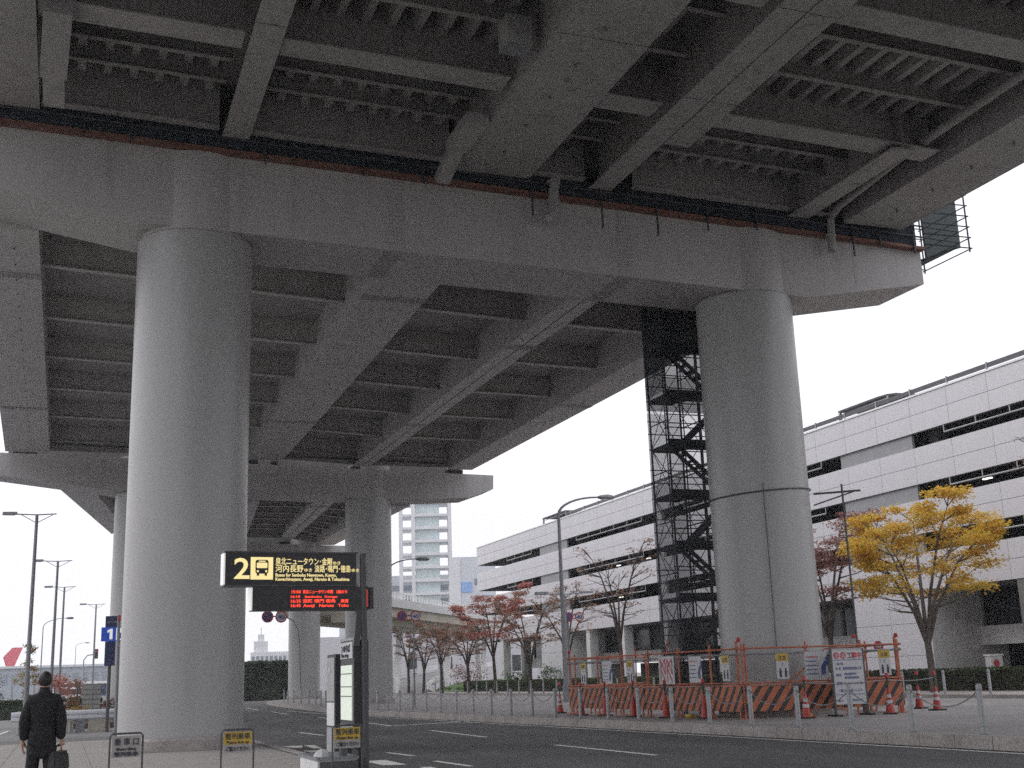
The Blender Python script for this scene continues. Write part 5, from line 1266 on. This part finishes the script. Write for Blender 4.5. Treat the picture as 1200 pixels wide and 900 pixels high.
# queue stands
def stand(label, x, y, W, H, top, bottom, rows, lab2=None):
    t = thing('queue_stand', label, 'sign stand', (x, y, PZ), R(random.uniform(-2, 2)), 'queue sign stands on the pavement')
    mb = MB(); mb.tube([(0, 0, 0), (0, 0, H - .03), (.03, 0, H), (W - .03, 0, H), (W, 0, H - .03), (W, 0, 0)], .013, 8); L('frame', mb, 'darkgrey', t, smooth=True)
    for xx in (0, W):
        mb = MB(); mb.tube([(xx, -.18, .013), (xx, .18, .013)], .013, 8); L('foot', mb, 'darkgrey', t, smooth=True)
    mb = MB(); mb.box(.025, W - .025, -.008, .008, H - .3, H - .03); b_ = L('board', mb, bottom, t)
    if top:
        mb = MB(); mb.box(.027, W - .027, -.012, -.0085, H - .19, H - .032); L('yellow_field', mb, top, b_)
    for (tx, sz, z, wd, m_) in rows:
        text('lettering', tx, sz, M[m_], b_, (W / 2 - wd / 2, -.0135, H - z), fit=wd, offset=.001)
    return t
stand('white queue stand in front of the left edge of the near column', .62, 17.0, .41, .95, None, 'board', (('乗 車 口', .1, .14, .3, 'ink'), ('Boarding', .05, .21, .25, 'ink'), ('整列乗車', .06, .28, .3, 'ink')))
stand('yellow topped queue stand in front of the right edge of the near column', 2.05, 17.1, .43, .93, 'yellow', 'board', (('整列乗車', .09, .12, .33, 'ink'), ('Please line up', .05, .18, .3, 'ink'), ('ご協力ください', .06, .27, .32, 'ink')))
stand('yellow topped queue stand overlapping the kerbside box and timetable', 3.5, 16.8, .41, .93, 'yellow', 'board', (('整列乗車', .09, .12, .33, 'ink'), ('Please line up', .05, .18, .3, 'ink'), ('ご協力ください', .06, .27, .32, 'ink')))

# ================================================================== LEFT SIDE THINGS
b1 = thing('bus_stop_sign', 'blue lit bus stop 1 sign with navy panels, half hidden by near column', 'bus stop sign', (1.9, 54, 0))
mb = MB(); mb.tube([(1.82, 54, 0), (1.82, 54, 4.7)], .07, 8); obj('post', mb, M['darkgrey'], b1, smooth=True)
mb = MB(); mb.box(1.58, 2.05, 53.86, 53.95, 4.24, 4.70); p_ = obj('upper_panel', mb, M['sgnnavy'], b1); text('lettering', 'のりば', .13, M['sgnwhite'], p_, Vector((1.66, 53.85, 4.4)) - WL[p_.name])
mb = MB(); mb.box(1.43, 3.1, 53.8, 53.95, 3.66, 4.235); p_ = obj('sign_box', mb, M['e_blue'], b1)
mb = MB(); mb.prism([(1.76, 53.795, 3.74), (1.88, 53.795, 3.74), (1.88, 53.795, 4.17), (1.79, 53.795, 4.17), (1.66, 53.795, 4.09), (1.68, 53.795, 4.0), (1.76, 53.795, 4.05)], (0, -.008, 0)); obj('numeral', mb, M['e_white'], p_)
mb = MB(); mb.box(2.02, 2.62, 53.785, 53.799, 3.70, 4.2); q = obj('icon_panel', mb, M['e_white'], p_); mb = MB(); mb.box(2.12, 2.52, 53.775, 53.784, 3.9, 4.0); mb.box(2.15, 2.49, 53.775, 53.784, 3.76, 3.9); obj('bus_icon', mb, M['inkblue'], q, kind='stuff')
mb = MB(); mb.box(1.6, 2.02, 53.86, 53.95, 2.66, 3.655); p_ = obj('lower_panel', mb, M['sgnnavy'], b1)
for k in range(5): text('lettering', '京阪奈空港'[k], .15, M['sgnblue'], p_, Vector((1.74, 53.855, 3.45 - k * .19)) - WL[p_.name])
pl = thing('pole', 'thin grey pole touching the left edge of the near column', 'pole', (1.93, 48.5, 0))
mb = MB(); mb.tube([(1.95, 48.5, 0), (1.9, 48.5, 4.2)], .055, 8); obj('shaft', mb, M['galvdark'], pl, smooth=True); mb = MB(); mb.box(1.86, 1.96, 48.43, 48.53, 4.2, 4.42); obj('red_lamp', mb, M['redlens'], pl)
gd = thing('guardrail', 'pale ribbed guardrail to the left of the near column', 'guardrail', (1, 55, 0))
mb = MB(); mb.prism([(-1.9, 54.9, .52), (-1.9, 54.82, .58), (-1.9, 54.82, .66), (-1.9, 54.9, .71), (-1.9, 54.82, .76), (-1.9, 54.82, .85), (-1.9, 54.9, .91), (-1.9, 54.95, .91), (-1.9, 54.95, .52)], (4.9, 0, 0)); obj('rail', mb, M['guard'], gd)
for x in (-1.6, .4, 2.2):
    mb = MB(); mb.tube([(x, 55.02, 0), (x, 55.02, .95)], .06, 8); obj('post', mb, M['galv'], gd, smooth=True)
for i, (x0, x1, m_, lab) in enumerate(((-.25, .55, 'beige', 'tan block lying left under the guardrail'), (.6, 1.0, 'galvdark', 'grey concrete block under the guardrail'), (1.1, 2.0, 'beige', 'long tan block under the guardrail near the column'))):
    mb = MB(); mb.hexa([(x0, 55.3, 0), (x1, 55.3, 0), (x1, 55.7, 0), (x0, 55.7, 0), (x0 + .04, 55.34, .48), (x1 - .04, 55.34, .48), (x1 - .04, 55.66, .48), (x0 + .04, 55.66, .48)]); tag(obj('kerb_block', mb, M[m_]), lab, 'block')
bedm = MB(); bedm.prism([(-1.5, 60, -.02), (3.2, 60, -.02), (3.4, 76, -.02), (-1.0, 76, -.02)], (0, 0, .25)); struct('flower_bed', bedm, M['soil'])
for i, (x, y, r_, h, lf, lab) in enumerate(((.1, 66, .9, 1.25, 'l_rust', 'rust brown shrub in the flower bed right of the person'), (.8, 70, .8, 1.1, 'l_green', 'green shrub in the flower bed behind rust one'), (2.15, 68, .6, 1.0, 'l_rust', 'reddish shrub between the grey rack and sign post'), (.75, 63, .6, .75, 'l_mixed', 'low yellowish shrub in front of the grey rack'), (-.5, 68, .5, 1.3, 'l_mixed', 'tall grassy yellow shrub just right of the person'))):
    shrub(x, y, .2, r_, h, lf, 20 + i, lab, 420, .16, 'flower bed shrubs')
rk = thing('wire_rack', 'grey slatted equipment rack standing in the flower bed', 'rack', (1.42, 65.8, .2))
mb = MB(); mb.box(.98, 1.86, 65.8, 66.2, .25, 2.0); obj('cabinet', mb, M['galvdark'], rk)
for k in range(7):
    mb = MB(); mb.box(1.0, 1.84, 65.76, 65.795, .32 + k * .24, .5 + k * .24); obj('slat', mb, M['plate'], rk)
mb = MB(); mb.box(1.39, 1.45, 65.73, 65.757, .28, 1.97); obj('upright', mb, M['galv'], rk)
# trees left
def small_tree(x, y, z, h, r, leaf, seed, label, n=1400, conical=False, size=.22):
    t = thing('small_tree', label, 'tree', (x, y, z)); rnd = random.Random(seed)
    mb = MB(); mb.tube([(x, y, z), (x + .05, y, z + h * .5), (x, y, z + h * .95)], [.1, .07, .02], 8); obj('trunk', mb, M['bark'], t, smooth=True)
    cl = []
    for _ in range(26):
        f = rnd.uniform(.22, 1); rad = r * ((1 - f) * 1.15 + .08 if conical else math.sin(math.pi * (f - .1) / .95) * .9 + .1) * rnd.uniform(.3, 1); a = rnd.uniform(0, 6.28)
        cl.append((x + rad * math.cos(a), y + rad * math.sin(a), z + h * f, r * .38))
    obj('crown', leaf_cloud(cl, n / 26 / (r * .38), size, .8, seed), M[leaf], t, kind='stuff', fix=False); return t
small_tree(-5.4, 100, 0, 4.0, 1.6, 'l_green', 1, 'small dark green conical tree at far left below the red tail', 1500, True)
small_tree(-2.25, 92, 0, 4.9, .8, 'l_mixed', 2, 'slim tree with yellowing leaves behind the nearest tall lamp', 1300, size=.16)
small_tree(-.6, 110, 0, 2.9, 1.6, 'l_red', 3, 'small reddish tree right of the person head', 1300)
small_tree(1.3, 118, 0, 2.6, 1.6, 'l_rust', 4, 'small brown red tree left of the fourth tall lamp', 1000)
# vehicles far left
def car(label, x, y, ln, wd, h, m_, rz=0, van=False, cat='car'):
    t = thing('parked_car' if not van else 'white_van', label, cat, (x, y, -.02), rz, 'vehicles far across the left road'); l2, w2 = ln / 2, wd / 2
    if van: prof = [(-l2, .35), (l2, .35), (l2, h * .55), (l2 - .25, h * .62), (l2 - .75, h), (-l2 + .1, h), (-l2, h * .9)]
    else: prof = [(-l2, .3), (l2, .3), (l2, h * .5), (l2 - .9, h * .62), (l2 - 1.6, h), (-l2 + 1.0, h), (-l2 + .25, h * .66), (-l2, h * .6)]
    mb = MB(); mb.prism([(px, -w2, pz) for px, pz in prof], (0, wd, 0)); obj('body', mb, M[m_], t, local=True)
    for sd in (-1, 1):
        mb = MB(); yy = sd * (w2 + .005)
        if van: mb.box(-l2 + .5, l2 - 1.1, yy - .005, yy + .005, h * .58, h * .88)
        else: mb.prism([(-l2 + .7, yy - .005, h * .66), (l2 - 1.15, yy - .005, h * .66), (l2 - 1.7, yy - .005, h * .93), (-l2 + 1.1, yy - .005, h * .93)], (0, .01, 0))
        obj('side_window', mb, M['glassdark'], t, local=True)
        for px in (-l2 * .62, l2 * .62):
            mb = MB(); mb.disc((px, sd * w2 * .99, .33), (0, sd, 0), .33, .06, 18); wh = obj('wheel', mb, M['rubber'], t, local=True); hb_ = MB(); hb_.disc((px, sd * (w2 * .99 + .06), .33), (0, sd, 0), .18, .012, 12); obj('rim', hb_, M['galv'], wh, local=True)
    return t
car('white car roof showing above the dark hedge right of the person', -.4, 97, 4.4, 1.7, 1.45, 'white')
car('white car at the far left edge behind the hedge', -6.6, 96, 4.4, 1.7, 1.4, 'white')
car('distant white bus behind the third and fourth lamps', 2.5, 205, 10.5, 2.5, 3.2, 'white', 0, True, 'bus')
car('distant white van in front of the white bus', 1.4, 170, 5.2, 1.9, 2.3, 'white', 0, True, 'van')
car('distant blue van left of the blue bus stop sign', 6.6, 185, 4.8, 1.9, 2.2, 'sgnblue', 0, True, 'van')
# airport fence wall far left
fw = thing('perimeter_wall', 'pale perimeter wall with posts across the far left', 'wall', (-2, 125, 0))
mb = MB(); mb.box(-40, 12, 126, 126.2, -.03, 1.2); obj('wall', mb, M['offwhite'], fw)
for k in range(27):
    mb = MB(); mb.box(-39.6 + k * 1.95, -39.45 + k * 1.95, 125.9, 125.99, -.03, 2.4); obj('post', mb, M['galv'], fw)
# planes
def plane(label, x, y, s=1.0):
    t = thing('airliner', label, 'airplane', (x, y, 0), R(8), 'airliners beyond the terminal')
    mb = MB(); mb.tube([(-46, 0, 5.6), (-44, 0, 5.6), (-38, 0, 5.5), (-8, 0, 5.4), (2, 0, 6.2), (9, 0, 7.2)], [.6, 2, 2.8, 2.8, 2.2, .5], 18); L('fuselage', mb, 'white', t, smooth=True)
    mb = MB(); th = .35
    fin = [(-3.6, 7.9), (4.2, 8.4), (5.4, 9.9), (8.6, 17.0), (4.4, 17.0), (-.3, 13.6), (-2.6, 10.4)]
    mb.prism([(a, -th / 2, b) for a, b in [(2.2, 10.9), (5.0, 10.9), (7.4, 17.1), (4.0, 17.1), (1.2, 13.9)]], (0, th, 0)); fn_ = L('tail_fin', mb, 'planered', t); mb = MB(); mb.prism([(a, -th / 2, b) for a, b in [(-3.0, 7.0), (5.4, 7.6), (5.0, 10.88), (2.2, 10.88)]], (0, th, 0)); L('fin_root', mb, 'white', fn_)
    for sd in (-1, 1):
        mb = MB(); mb.prism([(1, sd * 1.2, 6.6), (6, sd * 1.2, 6.8), (9, sd * 8, 7.4), (7, sd * 8, 7.4)], (0, 0, .3)); L('tailplane', mb, 'white', t)
        mb = MB(); mb.prism([(-26, sd * 2.4, 4.2), (-16, sd * 2.4, 4.2), (-8, sd * 26, 6), (-10.5, sd * 26, 6)], (0, 0, .4)); L('wing', mb, 'white', t)
        mb = MB(); mb.tube([(-26, sd * 9, 2.7), (-22, sd * 9, 2.7), (-20, sd * 9, 2.8)], [1.3, 1.2, .7], 14); L('engine', mb, 'galv', t, smooth=True)
        for px in (-40, -18): 
            mb = MB(); mb.tube([(px, sd * 1.6, 0), (px, sd * 1.6, 4)], .35, 8); L('landing_gear', mb, 'darkgrey', t)
    return t
plane('parked airliner with a red tail fin above the far left trees', -20.6, 452)
plane('second airliner whose red tail is cut by the left photo edge', -31.5, 470)
# ================================================================== PERSON
pr = thing('person', 'person in a dark suit seen from behind, standing on the pavement with a bag', 'person', (-.21, 17.3, PZ), R(-4))
def skinmesh(name, verts, edges, radii, m_, sub=2, par=pr):
    me = bpy.data.meshes.new(name); me.from_pydata(verts, edges, []); o = bpy.data.objects.new(name, me); COL.objects.link(o)
    md = o.modifiers.new('s', 'SKIN'); sd = o.modifiers.new('u', 'SUBSURF'); sd.levels = sub; sd.render_levels = sub
    for i, r_ in enumerate(radii):
        sv = me.skin_vertices[0].data[i]; sv.radius = r_ if isinstance(r_, tuple) else (r_, r_); sv.use_root = (i == 0)
    bpy.context.view_layer.update()
    m2 = bpy.data.meshes.new_from_object(o.evaluated_get(bpy.context.evaluated_depsgraph_get()))
    bpy.data.objects.remove(o); m2.materials.clear(); m2.materials.append(M[m_]); m2.name = name
    for p in m2.polygons: p.use_smooth = True
    n = bpy.data.objects.new(name, m2); COL.objects.link(n); n.parent = par; return n
# facing +Y (away from the camera)
V_ = [(0, 0, .95), (0, .01, 1.12), (0, .0, 1.30), (0, -.01, 1.44), (0, .0, 1.52), (0, .015, 1.60), (0, .02, 1.68),
      (-.17, 0, 1.42), (-.235, -.01, 1.18), (-.238, .03, .93), (-.238, .04, .85), (.17, 0, 1.42), (.24, -.01, 1.18), (.248, .02, .93), (.248, .03, .85),
      (-.095, 0, .88), (-.11, .01, .50), (-.115, -.02, .10), (-.12, .13, .035), (.095, 0, .88), (.12, .0, .50), (.13, -.03, .10), (.14, .12, .035)]
E_ = [(0, 1), (1, 2), (2, 3), (3, 4), (4, 5), (5, 6), (3, 7), (7, 8), (8, 9), (9, 10), (3, 11), (11, 12), (12, 13), (13, 14), (0, 15), (15, 16), (16, 17), (17, 18), (0, 19), (19, 20), (20, 21), (21, 22)]
Rb = [(.11, .08), (.10, .07), (.11, .08), (.085, .06), .046, (.075, .085), (.072, .085), .04, .036, .028, .022, .04, .036, .028, .022, .065, .048, .034, .03, .065, .048, .034, .03]
body = skinmesh('body', V_, E_, Rb, 'skin')
def fingers(side, wx, wy, wz):
    mb = MB()
    for k in range(4):
        y = wy + .03 - k * .02; ln = (.070, .080, .075, .058)[k]
        mb.tube([(wx, y, wz + .02), (wx - side * .006, y, wz - ln * .5), (wx - side * .022, y, wz - ln), (wx - side * .04, y, wz - ln * 1.15)], [.010, .0095, .009, .007], 7)
    mb.tube([(wx - side * .01, wy + .04, wz + .05), (wx - side * .035, wy + .055, wz + .015), (wx - side * .045, wy + .05, wz - .02)], [.011, .010, .008], 7)
    mb.tube([(wx, wy + .0, wz + .06), (wx, wy + .0, wz - .0)], [.028, .032], 8); return mb
for sd, q in ((-1, V_[10]), (1, V_[14])): obj('hand', fingers(sd, q[0], q[1] - .01, q[2] - .02), M['skin'], pr, smooth=True, local=True)
VJ = [(0, 0, .66), (0, 0, .78), (0, 0, .95), (0, .005, 1.12), (0, 0, 1.28), (0, -.01, 1.40), (0, -.005, 1.49), (0, 0, 1.575), (-.155, 0, 1.42), (-.222, -.01, 1.18), (-.222, .02, .90), (.155, 0, 1.42), (.224, -.01, 1.18), (.228, .02, .90)]
EJ = [(0, 1), (1, 2), (2, 3), (3, 4), (4, 5), (5, 6), (6, 7), (5, 8), (8, 9), (9, 10), (5, 11), (11, 12), (12, 13)]
RJ = [(.205, .15), (.198, .146), (.188, .135), (.172, .122), (.185, .132), (.158, .112), (.085, .085), (.066, .074), (.075, .078), (.084, .08), .066, .052, (.075, .078), (.084, .08), .066, .052]
RJ = RJ[:8] + [(.075, .078), .080, .060, (.075, .078), .080, .060]
skinmesh('jacket', VJ, EJ, RJ, 'suit')
VT = [(0, 0, .90), (-.088, 0, .80), (-.11, .01, .50), (-.118, -.015, .08), (.088, 0, .80), (.12, 0, .50), (.132, -.025, .08)]
skinmesh('trousers', VT, [(0, 1), (1, 2), (2, 3), (0, 4), (4, 5), (5, 6)], [(.135, .10), .098, .086, .074, .098, .086, .074], 'suit')
for sx, yy in ((-.12, .05), (.135, .04)):
    mb = MB(); mb.tube([(sx, yy - .13, .04), (sx, yy - .08, .05), (sx, yy + .05, .045), (sx, yy + .16, .03)], [.03, .046, .048, .025], 10); obj('shoe', mb, M['leather'], pr, smooth=True, local=True)
# hair cap, ears, nose, face details
mb = MB(); hv = []; nn = 16
prof = []
for i in range(10):
    a = R(90 - i * 16); prof.append((math.cos(a), math.sin(a)))
vs = []; fs = []
for i, (r_, z) in enumerate(prof):
    for k in range(nn):
        a = 2 * math.pi * k / nn; front = max(0, math.sin(a))
        zz = max(z, -1.25 + front * 1.55)
        vs.append(((.084 * r_ * math.cos(a)), .010 + .099 * r_ * math.sin(a), 1.668 + .112 * zz))
for i in range(9):
    for k in range(nn): fs.append((i * nn + k, i * nn + (k + 1) % nn, (i + 1) * nn + (k + 1) % nn, (i + 1) * nn + k))
mb.add(vs, fs); obj('hair', mb, M['hair'], pr, smooth=True, local=True)
for sd in (-1, 1):
    mb = MB(); mb.tube([(sd * .075, .0, 1.66), (sd * .092, -.01, 1.65), (sd * .088, -.012, 1.61)], [.012, .018, .01], 8); obj('ear', mb, M['skin'], pr, smooth=True, local=True)
    mb = MB(); mb.lathe([(.002, -.01), (.01, -.006), (.012, 0), (.01, .006), (.002, .01)], (sd * .032, .098, 1.655), 10); obj('eye', mb, M['ink'], pr, smooth=True, local=True)
mb = MB(); mb.tube([(0, .095, 1.66), (0, .115, 1.625), (0, .10, 1.612)], [.008, .015, .01], 8); obj('nose', mb, M['skin'], pr, smooth=True, local=True)
mb = MB(); mb.box(-.022, .022, .085, .096, 1.582, 1.59); obj('mouth', mb, M['sgnred'], pr, local=True)
mb = MB(); mb.tube([(0, -.0, 1.50), (0, .006, 1.568)], [.066, .063], 14); obj('collar', mb, M['suit'], pr, smooth=True, local=True)
bgx = thing('briefcase', 'black soft briefcase held low in the right hand of the person', 'bag', (.0, 17.33, PZ), R(62))
mb = MB(); mb.hexa([(-.19, -.06, .46), (.19, -.06, .46), (.19, .06, .46), (-.19, .06, .46), (-.165, -.03, .76), (.165, -.03, .76), (.165, .03, .76), (-.165, .03, .76)]); obj('bag_body', mb, M['leather'], bgx, local=True)
mb = MB(); mb.hexa([(-.17, -.072, .54), (.17, -.072, .54), (.17, -.05, .54), (-.17, -.05, .54), (-.16, -.056, .72), (.16, -.056, .72), (.16, -.036, .72), (-.16, -.036, .72)]); obj('front_pocket', mb, M['leather'], bgx, local=True)
mb = MB(); mb.tube([(-.08, 0, .75), (-.06, 0, .82), (0, 0, .84), (.06, 0, .82), (.08, 0, .75)], .011, 8); obj('handle', mb, M['leather'], bgx, smooth=True, local=True)

# ================================================================== AIR
hz = MB(); hz.box(-420, 420, -120, 520, -1.5, 70)
hm = bpy.data.materials.new('haze_air'); hm.use_nodes = True
t = hm.node_tree; t.nodes.remove(t.nodes['Principled BSDF'])
pvn = t.nodes.new('ShaderNodeVolumePrincipled'); pvn.inputs['Color'].default_value = (.92, .95, 1, 1); pvn.inputs['Density'].default_value = .0006; pvn.inputs['Anisotropy'].default_value = .2
t.links.new(pvn.outputs[0], t.nodes['Material Output'].inputs['Volume'])
hob = obj('haze', hz, hm, kind='stuff')
